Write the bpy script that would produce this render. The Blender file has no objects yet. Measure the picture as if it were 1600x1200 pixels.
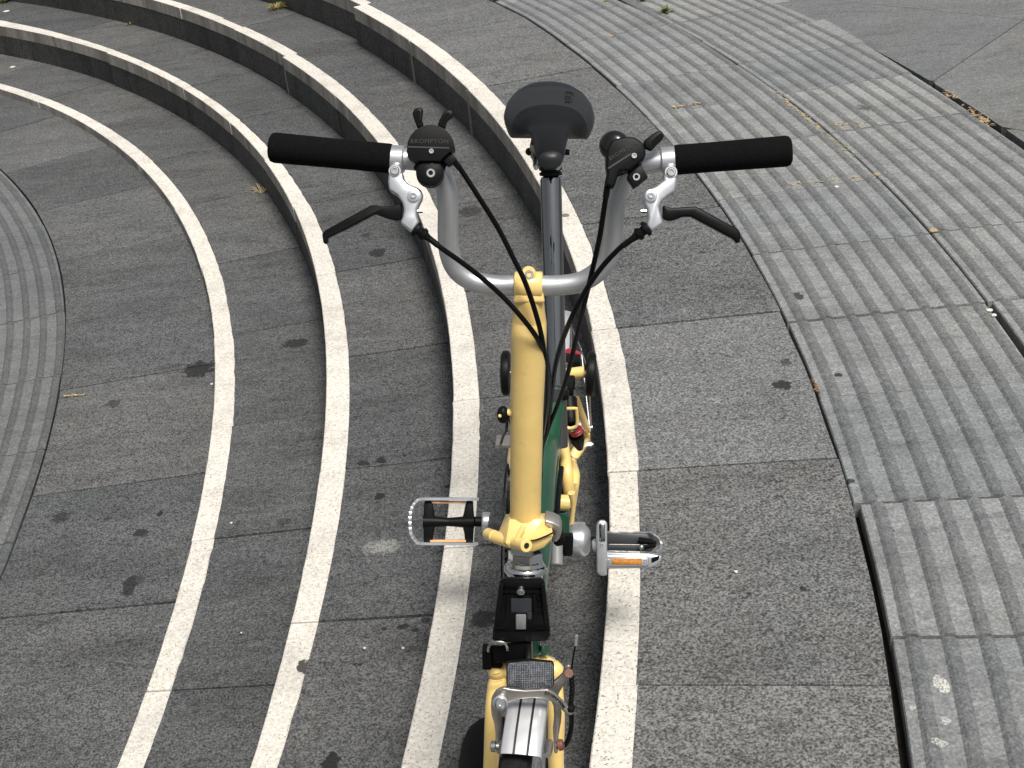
import bpy, bmesh, math, random
from mathutils import Vector, Matrix, noise as mnoise
random.seed(7)
R_ = math.radians
scene = bpy.context.scene
COL = scene.collection

# ---------------------------------------------------------------- camera, light, exposure
cam_d = bpy.data.cameras.new("camera")
cam = bpy.data.objects.new("camera", cam_d)
COL.objects.link(cam)
PITCH, ROLL = 0.50101581, -0.10968014
fw = Vector((0, math.cos(PITCH), -math.sin(PITCH)))
u0 = Vector((0, math.sin(PITCH), math.cos(PITCH)))
r0 = Vector((1, 0, 0))
rt = math.cos(ROLL) * r0 + math.sin(ROLL) * u0
up = -math.sin(ROLL) * r0 + math.cos(ROLL) * u0
m = Matrix((rt, up, -fw)).transposed().to_4x4()
m.translation = (0, 0, 1.52)
cam.matrix_world = m
cam_d.sensor_width = 36
cam_d.lens = 36 * 2219 / 1600
cam_d.clip_start = .05
cam_d.clip_end = 500
scene.camera = cam

SUN_EL = R_(63)
SUN_AZ = (0.50, -0.87)          # horizontal direction towards the sun
w = bpy.data.worlds.new("World")
scene.world = w
w.use_nodes = True
nt = w.node_tree
sky = nt.nodes.new("ShaderNodeTexSky")
sky.sky_type = 'NISHITA'
sky.sun_disc = False
sky.sun_elevation = SUN_EL
sky.sun_rotation = math.atan2(SUN_AZ[0], SUN_AZ[1])
sky.air_density = 1.0
sky.dust_density = 4.0
sky.ozone_density = 1.0
hz = nt.nodes.new("ShaderNodeHueSaturation")      # thin high cloud: the sky is whiter than a clear one
hz.inputs["Saturation"].default_value = .30
nt.links.new(sky.outputs[0], hz.inputs["Color"])
nt.links.new(hz.outputs[0], nt.nodes["Background"].inputs[0])
nt.nodes["Background"].inputs[1].default_value = 0.09
sd = bpy.data.lights.new("sun", 'SUN')
sd.energy = 3.75
sd.angle = R_(19)
sd.color = (1.0, .95, .88)
so = bpy.data.objects.new("sun", sd)
COL.objects.link(so)
sv = Vector((SUN_AZ[0], SUN_AZ[1], 0)).normalized() * math.cos(SUN_EL)
sv.z = math.sin(SUN_EL)
so.rotation_euler = sv.to_track_quat('Z', 'Y').to_euler()
so.location = (3, -3, 6)
vs = scene.view_settings
vs.view_transform = 'Standard'
vs.look = 'None'
vs.exposure = 0.17
vs.gamma = 1.0
vs.use_curve_mapping = False

# ---------------------------------------------------------------- materials
def new_mat(name):
    mt = bpy.data.materials.new(name)
    mt.use_nodes = True
    return mt, mt.node_tree, mt.node_tree.nodes["Principled BSDF"]

class NT:
    def __init__(s, nt): s.t = nt
    def n(s, kind, **kw):
        nd = s.t.nodes.new(kind)
        for k, v in kw.items(): setattr(nd, k, v)
        return nd
    def l(s, a, b): s.t.links.new(a, b)
    def math(s, op, a, b=None, clamp=False):
        nd = s.n("ShaderNodeMath", operation=op, use_clamp=clamp)
        for i, x in enumerate((a, b)):
            if x is None: continue
            if isinstance(x, (int, float)): nd.inputs[i].default_value = x
            else: s.l(x, nd.inputs[i])
        return nd.outputs[0]
    def noise(s, vec, scale, detail=4, rough=.55):
        nd = s.n("ShaderNodeTexNoise")
        nd.inputs["Scale"].default_value = scale
        nd.inputs["Detail"].default_value = detail
        nd.inputs["Roughness"].default_value = rough
        s.l(vec, nd.inputs["Vector"])
        return nd.outputs["Fac"]
    def voro(s, vec, scale, feature='F1', out="Distance", rand=1.0):
        nd = s.n("ShaderNodeTexVoronoi", feature=feature)
        nd.inputs["Scale"].default_value = scale
        nd.inputs["Randomness"].default_value = rand
        s.l(vec, nd.inputs["Vector"])
        return nd.outputs[out]
    def ramp(s, fac, stops):
        nd = s.n("ShaderNodeValToRGB")
        cr = nd.color_ramp
        while len(cr.elements) < len(stops): cr.elements.new(.5)
        for e, (p, c) in zip(cr.elements, stops):
            e.position = p
            e.color = (c, c, c, 1) if isinstance(c, (int, float)) else (*c, 1)
        s.l(fac, nd.inputs[0])
        return nd.outputs[0]
    def mix(s, fac, a, b, mode='MIX'):
        nd = s.n("ShaderNodeMix", data_type='RGBA', blend_type=mode)
        for sock, x in ((nd.inputs[0], fac), (nd.inputs[6], a), (nd.inputs[7], b)):
            if isinstance(x, (int, float)): sock.default_value = x
            elif isinstance(x, tuple): sock.default_value = (*x, 1)
            else: s.l(x, sock)
        return nd.outputs[2]
    def bump(s, h, strength, dist, bsdf):
        nd = s.n("ShaderNodeBump")
        nd.inputs["Strength"].default_value = strength
        nd.inputs["Distance"].default_value = dist
        s.l(h, nd.inputs["Height"])
        s.l(nd.outputs[0], bsdf.inputs["Normal"])

# spots of gum, oil and paint on the stone: x, y, radius x, radius y, darkness (negative = pale)
SPOTS = [
    (*(-0.9077,3.7148,-0.3509)[:2], .050, .055, 0.89), (*(-0.6026,3.0487,-0.3509)[:2], .03, .02, 0.82), (*(-0.917,2.6646,-0.3509)[:2], .018, .04, 0.82),
    (*(-1.1477,2.9885,-0.3509)[:2], .024, .026, 0.73), (*(-0.9272,2.8792,-0.3509)[:2], .018, .020, 0.82), (*(-1.1265,3.5608,-0.3509)[:2], .022, .026, 0.56),
    (*(-0.8949,2.9559,-0.3509)[:2], .008, .012, 0.89), (*(-1.0253,2.9589,-0.3509)[:2], .010, .010, 0.65), (*(-0.9018,2.6862,-0.3509)[:2], .02, .02, 0.49),
    (*(-0.619,3.753,-0.3194)[:2], .040, .032, 0.82), (*(-0.571,2.8103,-0.3194)[:2], .02, .02, 0.49), (*(-0.4396,2.0765,-0.1597)[:2], .014, .022, 0.92),
    (*(-0.361,3.9819,-0.1597)[:2], .028, .034, 0.82), (*(-0.4016,4.1291,-0.1597)[:2], .016, .02, 0.56), (*(-0.3137,2.623,-0.1597)[:2], .012, .014, 0.90),
    (*(-0.3166,2.773,-0.1597)[:2], .014, .016, 0.90), (*(-0.3591,2.7707,-0.1597)[:2], .016, .014, 0.84), (*(-0.2624,2.784,-0.1597)[:2], .006, .006, 0.84),
    (*(-0.1656,2.6344,-0.1597)[:2], .008, .008, 0.84), (*(-0.375,1.8136,-0.1597)[:2], .017, .026, 0.92), (*(-0.3028,2.4296,-0.1597)[:2], .045, .030, -.59),
    (*(-0.2929,2.1603,-0.1597)[:2], .006, .006, 0.92), (*(-0.2562,2.1617,-0.1597)[:2], .01, .008, 0.82), (*(-0.2146,2.1739,-0.1597)[:2], .012, .01, 0.72),
    (*(-0.2341,2.1481,-0.1597)[:2], .008, .007, 0.84), (*(-0.345,2.0661,-0.1597)[:2], .004, .004, 0.92), (*(-0.3355,2.0645,-0.1597)[:2], .004, .004, 0.92),
    (*(-0.0646,3.8334,0)[:2], .035, .040, 0.65), (*(-0.0934,1.9513,0)[:2], .024, .026, 0.82), (*(-0.3089,3.5985,0)[:2], .02, .02, 0.24),
    (*(0.5158,2.3658,0.1597)[:2], .018, .022, 0.89), (*(0.5425,2.4523,0.1597)[:2], .012, .016, 0.65), (*(0.3647,2.2947,0.1597)[:2], .007, .008, 0.82), (*(0.3254,1.7358,0.1597)[:2], .005, .006, 0.84),
    (*(0.4078,1.7338,0.1597)[:2], .006, .006, 0.84), (*(0.474,3.0169,0.1597)[:2], .012, .012, 0.49), (*(0.5535,2.0104,0.1597)[:2], .007, .008, 0.84),
    (*(0.5791,1.856,0.1597)[:2], .006, .007, 0.84), (*(0.5813,1.957,0.1597)[:2], .005, .006, 0.84), (*(0.5429,1.4899,0.1597)[:2], .011, .018, -1.0),
    (*(0.5271,1.419,0.1597)[:2], .008, .008, -.7), (*(0.5059,1.3795,0.1597)[:2], .012, .008, -.8), (*(0.4921,1.4512,0.1597)[:2], .005, .006, -.6), (*(0.5368,1.3534,0.1597)[:2], .007, .007, 0.84),
    (*(0.6297,2.7375,0.1597)[:2], .014, .02, 0.82), (*(0.6279,2.3788,0.1597)[:2], .008, .01, 0.89), (*(0.1796,3.3344,0.1597)[:2], .012, .012, 0.72),
    (*(0.5714,4.2585,0.1597)[:2], .02, .02, 0.30), (*(1.0973,3.8902,0.1597)[:2], .03, .03, 0.56), (*(0.6313,2.4313,0.1597)[:2], .035, .035, -.18),
]
def spots(g, col, geo_vec, ids):
    """mixes the marks whose index is listed over a colour"""
    sep = g.n("ShaderNodeSeparateXYZ"); g.l(geo_vec, sep.inputs[0])
    wob = g.noise(geo_vec, 90, 3)
    wob = g.math('MULTIPLY', g.math('SUBTRACT', wob, .5), 3.0)
    dark = None; pale = None
    for i in ids:
        x, y, rx, ry, k = SPOTS[i]
        dx = g.math('MULTIPLY', g.math('SUBTRACT', sep.outputs[0], x), 1 / rx)
        dy = g.math('MULTIPLY', g.math('SUBTRACT', sep.outputs[1], y), 1 / ry)
        d2 = g.math('ADD', g.math('MULTIPLY', dx, dx), g.math('MULTIPLY', dy, dy))
        v = g.math('SUBTRACT', 1.0, g.math('ADD', d2, wob))
        v = g.math('MULTIPLY', v, (1.1 if k < 0 else 2.2) if abs(k) < .6 else 3.5, True)
        v = g.math('MULTIPLY', v, abs(k))
        if k > 0: dark = v if dark is None else g.math('MAXIMUM', dark, v)
        else: pale = v if pale is None else g.math('MAXIMUM', pale, v)
    if dark is not None: col = g.mix(dark, col, (.018, .018, .018))
    if pale is not None:
        grit = g.ramp(g.noise(geo_vec, 420, 4, .7), [(.42, 0.0), (.60, 1.0)])
        col = g.mix(g.math('MULTIPLY', pale, grit), col, (.60, .60, .55))
    return col

def granite(name, lo, hi, ids=(), grain=245, contrast=1.0, rough=.62, tone=.14, streak=.27, bump=.35, tint=.03):
    mt, t, b = new_mat(name); g = NT(t)
    tc = g.n("ShaderNodeTexCoord"); oi = g.n("ShaderNodeObjectInfo")
    off = g.n("ShaderNodeVectorMath", operation='SCALE'); off.inputs[0].default_value = (7.3, 3.1, 5.7)
    g.l(oi.outputs["Random"], off.inputs["Scale"])
    ad = g.n("ShaderNodeVectorMath", operation='ADD'); g.l(tc.outputs["Object"], ad.inputs[0]); g.l(off.outputs[0], ad.inputs[1])
    v = ad.outputs[0]
    # warp so that the grains are ragged
    vo = g.voro(v, grain, 'SMOOTH_F1')
    n1 = g.noise(v, grain * 1.15, 3, .6)
    n2 = g.noise(v, grain * .28, 5, .65)
    mixg = g.math('ADD', g.math('MULTIPLY', n1, .62), g.math('MULTIPLY', vo, .38))
    mixg = g.math('ADD', g.math('MULTIPLY', mixg, .8), g.math('MULTIPLY', n2, .2))
    nn = g.noise(v, grain * .62, 3, .55)
    net = g.ramp(g.math('ABSOLUTE', g.math('SUBTRACT', nn, .5)), [(0.0, 1.0), (.035, .55), (.10, 0.0)])
    blob = g.ramp(g.noise(v, grain * .5, 2, .5), [(.30, 1.0), (.40, 0.0)])
    mixg = g.math('ADD', mixg, g.math('MULTIPLY', g.math('SUBTRACT', net, .35), .11 * contrast))
    mixg = g.math('SUBTRACT', mixg, g.math('MULTIPLY', blob, .12 * contrast))
    c = .17 / contrast
    gr = g.ramp(mixg, [(max(0, .46 - c), 0.0), (.46, .38), (min(1, .46 + c), 1.0)])
    col = g.mix(gr, lo, hi)
    # worn and dirty patches
    mp = g.n("ShaderNodeMapping"); mp.inputs["Scale"].default_value = (1.0, 2.6, 1.0); g.l(v, mp.inputs[0])
    big = g.noise(mp.outputs[0], 3.2, 6, .62)
    big = g.ramp(big, [(.3, 1 - streak), (.52, 1.0), (.75, 1 + streak * .55)])
    col = g.mix(1.0, col, big, 'MULTIPLY')
    fine = g.noise(mp.outputs[0], 22, 5, .6)
    fine = g.ramp(fine, [(.32, 1 - streak * .6), (.55, 1.0), (.75, 1 + streak * .35)])
    col = g.mix(1.0, col, fine, 'MULTIPLY')
    hue = g.math('ADD', g.math('MULTIPLY', g.noise(v, 2.1, 4, .6), .7), g.math('MULTIPLY', oi.outputs["Random"], .3))
    col = g.mix(1.0, col, g.ramp(hue, [(.33, (.975, 1.0, 1.02)), (.5, (.995, 1.0, 1.0)), (.72, (1.02, 1.0, .975))]), 'MULTIPLY')
    mp3 = g.n("ShaderNodeMapping"); mp3.inputs["Scale"].default_value = (1.0, 3.2, 1.0); mp3.inputs["Location"].default_value = (3, 5, 1); g.l(v, mp3.inputs[0])
    sm = g.ramp(g.noise(mp3.outputs[0], 7.5, 5, .68), [(.30, 1 - streak * 1.3), (.43, 1.0)])
    col = g.mix(1.0, col, sm, 'MULTIPLY')
    rnd = g.math('ADD', g.math('MULTIPLY', oi.outputs["Random"], 2 * tone), 1 - tone)
    hs = g.n("ShaderNodeHueSaturation"); g.l(rnd, hs.inputs["Value"]); g.l(col, hs.inputs["Color"]); col = hs.outputs[0]
    if ids: col = spots(g, col, tc.outputs["Object"], ids)
    g.l(col, b.inputs["Base Color"])
    rr = g.math('ADD', g.math('MULTIPLY', gr, -.15), rough + .08)
    g.l(rr, b.inputs["Roughness"])
    b.inputs["Specular IOR Level"].default_value = .16
    g.bump(mixg, bump, .004, b)
    return mt

ids_at = lambda a, b_: tuple(range(a, b_))
M = {}
M['t0'] = granite("dark granite landing", (.036, .0375, .0385), (.156, .160, .161), ids_at(0, 9), contrast=1.45)
M['t1'] = granite("dark granite first tread", (.036, .037, .0375), (.152, .155, .155), ids_at(9, 11), contrast=1.35)
M['t2'] = granite("dark granite second tread", (.036, .037, .0375), (.152, .155, .155), ids_at(12, 27), contrast=1.35)
M['t3'] = granite("dark granite third tread", (.036, .037, .0375), (.152, .155, .155), ids_at(27, 30), contrast=1.35)
M['t4'] = granite("dark granite upper tread", (.040, .0415, .042), (.200, .204, .204), ids_at(30, 36), contrast=1.3, streak=.22)
M['t4pale'] = granite("rough pale granite", (.046, .0475, .048), (.280, .284, .282), (30, 31), contrast=1.05, streak=.15)
M['white'] = None
M['riser'] = granite("dark riser granite", (.034, .034, .0335), (.092, .092, .089), grain=150, streak=.35)
M['rib'] = granite("grey honed granite", (.140, .147, .150), (.300, .308, .306), (36, 37, 38, 39, 40, 41, 42, 43, 44, 45, 47, 48, 49), grain=210, contrast=1.0, tone=.13, streak=.24, bump=.2)
M['bar'] = granite("darker grey granite bar", (.092, .097, .100), (.205, .212, .213), (39, 40, 41), grain=210, tone=.08, streak=.2, bump=.6)  # raised bars: darker and bumpier than the flats between them
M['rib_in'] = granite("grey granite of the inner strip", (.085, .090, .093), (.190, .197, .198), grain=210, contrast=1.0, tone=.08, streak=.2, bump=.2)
M['bar_in'] = granite("darker bar granite of the inner strip", (.062, .066, .068), (.145, .150, .152), grain=210, tone=.08, streak=.2, bump=.6)  # bars of the inner strip, likewise darker than its flats
M['plaza'] = granite("grey plaza granite", (.090, .094, .095), (.205, .210, .209), grain=190, tone=.06, streak=.18)

def white_granite(name, dirty, ids=()):
    mt, t, b = new_mat(name); g = NT(t)
    tc = g.n("ShaderNodeTexCoord"); oi = g.n("ShaderNodeObjectInfo")
    v = tc.outputs["Object"]
    n0 = g.noise(v, 225, 4, .64)
    n1 = g.noise(v, 120, 4, .6)
    n2 = g.noise(v, 9, 5, .6)
    base = g.mix(g.ramp(n1, [(.35, 0.0), (.65, 1.0)]), (.53, .505, .45), (.71, .685, .63))
    sp = g.ramp(n0, [(.355, 1.0), (.41, 0.0)])
    base = g.mix(g.math('MULTIPLY', sp, .88), base, (.12, .105, .085))
    sp2 = g.ramp(g.noise(v, 190, 2, .5), [(.30, 1.0), (.38, 0.0)])
    base = g.mix(g.math('MULTIPLY', sp2, .5), base, (.30, .24, .16))
    base = g.mix(1.0, base, g.ramp(n2, [(.3, .80), (.50, .99), (.8, 1.05)]), 'MULTIPLY')
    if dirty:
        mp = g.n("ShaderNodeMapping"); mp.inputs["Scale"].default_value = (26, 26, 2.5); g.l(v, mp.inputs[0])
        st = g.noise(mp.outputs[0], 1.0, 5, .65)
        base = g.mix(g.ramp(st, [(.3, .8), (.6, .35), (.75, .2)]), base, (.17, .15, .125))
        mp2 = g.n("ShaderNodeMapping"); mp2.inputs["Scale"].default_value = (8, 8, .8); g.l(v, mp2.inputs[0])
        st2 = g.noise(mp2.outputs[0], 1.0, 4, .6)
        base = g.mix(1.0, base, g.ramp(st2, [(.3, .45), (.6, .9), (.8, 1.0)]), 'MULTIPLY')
    rnd = g.math('ADD', g.math('MULTIPLY', oi.outputs["Random"], .12), .94)
    hs = g.n("ShaderNodeHueSaturation"); g.l(rnd, hs.inputs["Value"]); g.l(base, hs.inputs["Color"])
    base = hs.outputs[0]
    if ids: base = spots(g, base, v, ids)
    g.l(base, b.inputs["Base Color"])
    b.inputs["Roughness"].default_value = .7
    b.inputs["Specular IOR Level"].default_value = .3
    g.bump(g.math('ADD', n0, g.math('MULTIPLY', n1, .6)), .5, .003, b)
    return mt
M['white'] = white_granite("white flamed granite", False, (11, 46))
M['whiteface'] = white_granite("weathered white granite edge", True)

def simple(name, col, rough=.5, metal=0, var=.06, scale=60, bump=0.0, bscale=300, coat=0, spec=.5, dirt=0.0):
    mt, t, b = new_mat(name); g = NT(t)
    tc = g.n("ShaderNodeTexCoord"); v = tc.outputs["Object"]
    n = g.noise(v, scale, 5, .6)
    lo = tuple(max(0, c * (1 - var)) for c in col); hi = tuple(min(1, c * (1 + var)) for c in col)
    c = g.mix(g.ramp(n, [(.3, 0.0), (.7, 1.0)]), lo, hi)
    if dirt:
        d = g.noise(v, scale * 2.3, 6, .7)
        c = g.mix(g.math('MULTIPLY', g.ramp(d, [(.58, 0.0), (.72, 1.0)]), dirt), c, (.09, .08, .065))
    g.l(c, b.inputs["Base Color"])
    rr = g.math('ADD', g.math('MULTIPLY', g.noise(v, scale * 1.7, 4), .16), rough - .08)
    g.l(rr, b.inputs["Roughness"])
    b.inputs["Metallic"].default_value = metal
    b.inputs["Coat Weight"].default_value = coat
    b.inputs["Coat Roughness"].default_value = .12
    b.inputs["Specular IOR Level"].default_value = spec
    if bump: g.bump(g.noise(v, bscale, 3), bump, .001, b)
    return mt
M['yellow'] = simple("pastel yellow paint", (.775, .56, .200), .30, var=.06, scale=25, coat=.35, dirt=.16, bump=.04, bscale=160)
M['green'] = simple("racing green paint", (.007, .070, .034), .34, var=.1, scale=25, coat=.25)
M['silver'] = simple("satin silver alloy", (.50, .515, .53), .42, metal=.75, var=.04, bump=.08, bscale=900)
M['forged'] = simple("polished forged alloy", (.56, .58, .60), .32, metal=.78, var=.05)
M['grey_alloy'] = simple("grey cast alloy", (.40, .38, .355), .36, metal=.8, var=.1)
M['shaded_alloy'] = simple("silver alloy painted in shade", (.10, .10, .105), .4, metal=.7, var=.2)  # silver crank arm; its shade and dark reflection are put into the colour
M['chrome'] = simple("chrome", (.235, .240, .243), .05, metal=1.0, var=.03)
M['bright_chrome'] = simple("bright chrome", (.66, .68, .70), .11, metal=1.0, var=.03)
M['steel'] = simple("steel bolt", (.5, .5, .49), .28, metal=1.0, var=.12)
M['rust'] = simple("rusty bolt", (.16, .075, .05), .6, metal=.3, var=.4, scale=400)
M['foam'] = simple("black foam rubber", (.0055, .0055, .006), .95, var=.25, scale=300, bump=.5, bscale=700, spec=.06)
M['plastic'] = simple("black moulded plastic", (.0045, .005, .0053), .44, var=.15, bump=.12, bscale=1500, spec=.13)
M['plastic_in'] = simple("matt black plastic", (.003, .003, .0035), .7, spec=.1)
M['gloss_black'] = simple("gloss black", (.005, .0055, .006), .2, spec=.4, coat=.2)
M['lever'] = simple("black anodised lever", (.003, .003, .0032), .34, spec=.12)
M['cable'] = simple("black cable housing", (.003, .003, .0035), .36, spec=.13)
M['rubber'] = simple("tyre rubber", (.010, .010, .0105), .8, var=.3, scale=120, bump=.3, bscale=500, dirt=.08, spec=.15)
M['saddle_front'] = simple("black saddle cover", (.010, .011, .012), .48, var=.1, bump=.15, bscale=1800, spec=.35)
M['saddle_band'] = simple("charcoal saddle band", (.032, .035, .038), .52, var=.06, bump=.15, bscale=1800)
M['saddle_rear'] = simple("blue black saddle tail", (.014, .018, .023), .5, var=.08, bump=.15, bscale=1800)
M['hole'] = simple("dark bolt hole", (.004, .0035, .003), .6)
M['mark'] = simple("black print", (.008, .008, .008), .5)
M['faint'] = simple("worn embossed lettering", (.0105, .011, .0115), .5)
M['grey_plastic'] = simple("light grey plastic", (.21, .215, .22), .5, var=.15)
M['charcoal'] = simple("charcoal plastic", (.030, .034, .038), .4)
M['red'] = simple("red lens", (.30, .008, .018), .2, coat=.5)
M['redring'] = simple("red elastomer", (.22, .010, .018), .45)
M['orange'] = None
M['alloy_fender'] = simple("brushed silver mudguard", (.62, .63, .645), .34, metal=.55, var=.06, scale=40)
M['straw'] = simple("dry straw", (.36, .28, .16), .8, var=.3, scale=200)
M['leafgreen'] = simple("weed leaf", (.10, .15, .025), .6, var=.4, scale=200)
M['leafyellow'] = simple("yellowing grass", (.26, .22, .06), .7, var=.4, scale=200)
M['leafbrown'] = simple("dry brown leaf", (.26, .15, .08), .75, var=.4, scale=150)
M['paper'] = simple("pale chip", (.6, .57, .5), .8, var=.2, scale=200)
M['shoe'] = simple("black shoe leather", (.004, .004, .0045), .8, spec=.15)
M['mortar'] = simple("dark joint dirt", (.022, .020, .017), .95, var=.5, scale=120, spec=.1)
M['mortarpale'] = simple("grey mortar", (.16, .15, .13), .9, var=.3, scale=120)

def lens_mat(name, lo, hi, scale, rough=.15, metal=0.0, emis=0):
    mt, t, b = new_mat(name); g = NT(t)
    tc = g.n("ShaderNodeTexCoord")
    mp = g.n("ShaderNodeMapping"); mp.inputs["Scale"].default_value = (1, .3, 1); g.l(tc.outputs["Object"], mp.inputs[0])
    d = g.voro(mp.outputs[0], scale, 'F1', rand=.15)
    c = g.mix(g.ramp(d, [(.15, 1.0), (.5, 0.0)]), lo, hi)
    c = g.mix(1.0, c, g.ramp(g.noise(mp.outputs[0], scale * .35, 3), [(.3, .6), (.7, 1.35)]), 'MULTIPLY')
    g.l(c, b.inputs["Base Color"]); b.inputs["Roughness"].default_value = rough; b.inputs["Metallic"].default_value = metal
    b.inputs["Coat Weight"].default_value = .8
    g.bump(d, .8, .001, b)
    return mt
M['reflector'] = lens_mat("clear prismatic reflector", (.10, .11, .13), (.46, .48, .52), 380, .22, .35)
M['orange'] = lens_mat("amber reflector", (.46, .155, .003), (.66, .27, .006), 600, .3)
M['orange_pale'] = simple("amber strip seen on edge", (.72, .40, .19), .45, var=.1)

# ---------------------------------------------------------------- mesh helpers
class MB:
    def __init__(s): s.bm = bmesh.new(); s.mi = 0
    def face(s, vs):
        try:
            f = s.bm.faces.new(vs); f.material_index = s.mi; return f
        except ValueError: return None
    def rings(s, rings, cap=True, close=False):
        n = len(rings[0]); V = [[s.bm.verts.new(p) for p in r] for r in rings]
        m_ = len(V)
        for i in range(m_ if close else m_ - 1):
            a, b = V[i], V[(i + 1) % m_]
            for j in range(n): s.face((a[j], a[(j + 1) % n], b[(j + 1) % n], b[j]))
        if cap and not close:
            s.face(V[0][::-1]); s.face(V[-1])
        return V
    def tube(s, pts, r, seg=12, cap=True, smooth=0, flat=None):
        pts = [Vector(p) for p in pts]
        rr = list(r) if isinstance(r, (list, tuple)) else [r] * len(pts)
        if smooth: pts, rr = spline(pts, rr, smooth)
        n = len(pts); rings = []; nrm = None
        for i, p in enumerate(pts):
            t = (pts[min(i + 1, n - 1)] - pts[max(i - 1, 0)]).normalized()
            if nrm is None:
                nrm = t.orthogonal().normalized()
                if flat is not None:
                    nrm = Vector(flat[0]); nrm = (nrm - t * nrm.dot(t)).normalized()
            else: nrm = (nrm - t * nrm.dot(t)).normalized()
            bi = t.cross(nrm)
            fa, fb = (flat[1], flat[2]) if flat is not None else (1, 1)
            rings.append([p + (nrm * math.cos(a) * fa + bi * math.sin(a) * fb) * rr[i] for a in [2 * math.pi * k / seg for k in range(seg)]])
        s.rings(rings, cap); return s
    def lathe(s, prof, org, axis, seg=24, cap=True, hexa=False):
        org = Vector(org); ax = Vector(axis).normalized(); e1 = ax.orthogonal().normalized(); e2 = ax.cross(e1)
        k = 6 if hexa else seg
        s.rings([[org + ax * h + (e1 * math.cos(2 * math.pi * i / k) + e2 * math.sin(2 * math.pi * i / k)) * max(r, 1e-5) for i in range(k)] for h, r in prof], cap)
        return s
    def cyl(s, a, b, r, seg=20, bev=0.0):
        a, b = Vector(a), Vector(b); L = (b - a).length
        bev = min(bev, r * .6, L * .4)
        if not bev: prof = [(0, r), (L, r)]
        elif bev < .003: prof = [(0, r - bev), (bev, r), (L - bev, r), (L, r - bev)]
        else:
            q = [(bev * (1 - math.cos(a)), r - bev * (1 - math.sin(a))) for a in [math.pi / 2 * k / 6 for k in range(7)]]
            prof = q + [(L - h, w_) for h, w_ in q[::-1]]
        return s.lathe(prof, a, b - a, seg)
    def prism(s, poly, vec, bev=0.0, seg=2):
        vec = Vector(vec)
        t = bmesh.new()
        a = [t.verts.new(p) for p in poly]; b = [t.verts.new(Vector(p) + vec) for p in poly]
        n = len(poly)
        t.faces.new(a[::-1]); t.faces.new(b)
        for i in range(n): t.faces.new((a[i], a[(i + 1) % n], b[(i + 1) % n], b[i]))
        s._add(t, bev, seg); return s
    def hull(s, pts, bev=0.0, seg=2):
        t = bmesh.new()
        for p in pts: t.verts.new(p)
        r = bmesh.ops.convex_hull(t, input=t.verts)
        bmesh.ops.delete(t, geom=[v for v in t.verts if not v.link_faces], context='VERTS')
        bmesh.ops.dissolve_limit(t, angle_limit=R_(2), verts=t.verts, edges=t.edges)
        s._add(t, bev, seg); return s
    def box(s, c, size, ex=(1, 0, 0), ey=(0, 1, 0), bev=0.0):
        c = Vector(c); ex = Vector(ex).normalized(); ey = Vector(ey); ey = (ey - ex * ey.dot(ex)).normalized(); ez = ex.cross(ey)
        sx, sy, sz = [q / 2 for q in size]
        p = [c + ex * (i * sx) + ey * (j * sy) - ez * sz for i, j in ((-1, -1), (1, -1), (1, 1), (-1, 1))]
        return s.prism(p, ez * 2 * sz, bev)
    def ball(s, c, r, ex=(1, 0, 0), ez=(0, 0, 1), seg=16):
        c = Vector(c); rx, ry, rz = r if isinstance(r, tuple) else (r, r, r)
        ex = Vector(ex).normalized(); ez = Vector(ez); ez = (ez - ex * ez.dot(ex)).normalized(); ey = ez.cross(ex)
        s.rings([[c + ez * (rz * math.cos(th)) + (ex * (rx * math.cos(a)) + ey * (ry * math.sin(a))) * max(math.sin(th), 1e-4)
                  for a in [2 * math.pi * k / seg for k in range(seg)]] for th in [math.pi * j / 10 for j in range(11)]])
        return s
    def _add(s, t, bev, seg):
        bmesh.ops.recalc_face_normals(t, faces=t.faces)
        if bev:
            es = [e for e in t.edges if len(e.link_faces) == 2 and e.calc_face_angle(0) > R_(20)]
            bmesh.ops.bevel(t, geom=es, offset=bev, segments=seg, affect='EDGES', clamp_overlap=True, profile=.5)
        mp = {}
        for v in t.verts: mp[v] = s.bm.verts.new(v.co)
        for f in t.faces: s.face([mp[v] for v in f.verts])
        t.free()
    def build(s, name, mats, parent=None, smooth=35, recalc=True):
        if recalc: bmesh.ops.recalc_face_normals(s.bm, faces=s.bm.faces)
        me = bpy.data.meshes.new(name); s.bm.to_mesh(me); s.bm.free()
        for mt in (mats if isinstance(mats, (list, tuple)) else [mats]): me.materials.append(mt)
        if smooth:
            me.polygons.foreach_set("use_smooth", [True] * len(me.polygons))
            me.set_sharp_from_angle(angle=R_(smooth))
        o = bpy.data.objects.new(name, me); COL.objects.link(o)
        if parent is not None: o.parent = parent
        return o

def spline(pts, rr, k):
    P = [pts[0] * 2 - pts[1]] + pts + [pts[-1] * 2 - pts[-2]]; Q = []; S = []
    for i in range(1, len(P) - 2):
        for j in range(k):
            t = j / k; a, b, c, d = P[i - 1], P[i], P[i + 1], P[i + 2]
            Q.append(.5 * ((2 * b) + (c - a) * t + (2 * a - 5 * b + 4 * c - d) * t * t + (3 * b - a - 3 * c + d) * t ** 3))
            S.append(rr[i - 1] + (rr[i] - rr[i - 1]) * t)
    Q.append(pts[-1]); S.append(rr[-1]); return Q, S

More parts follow.
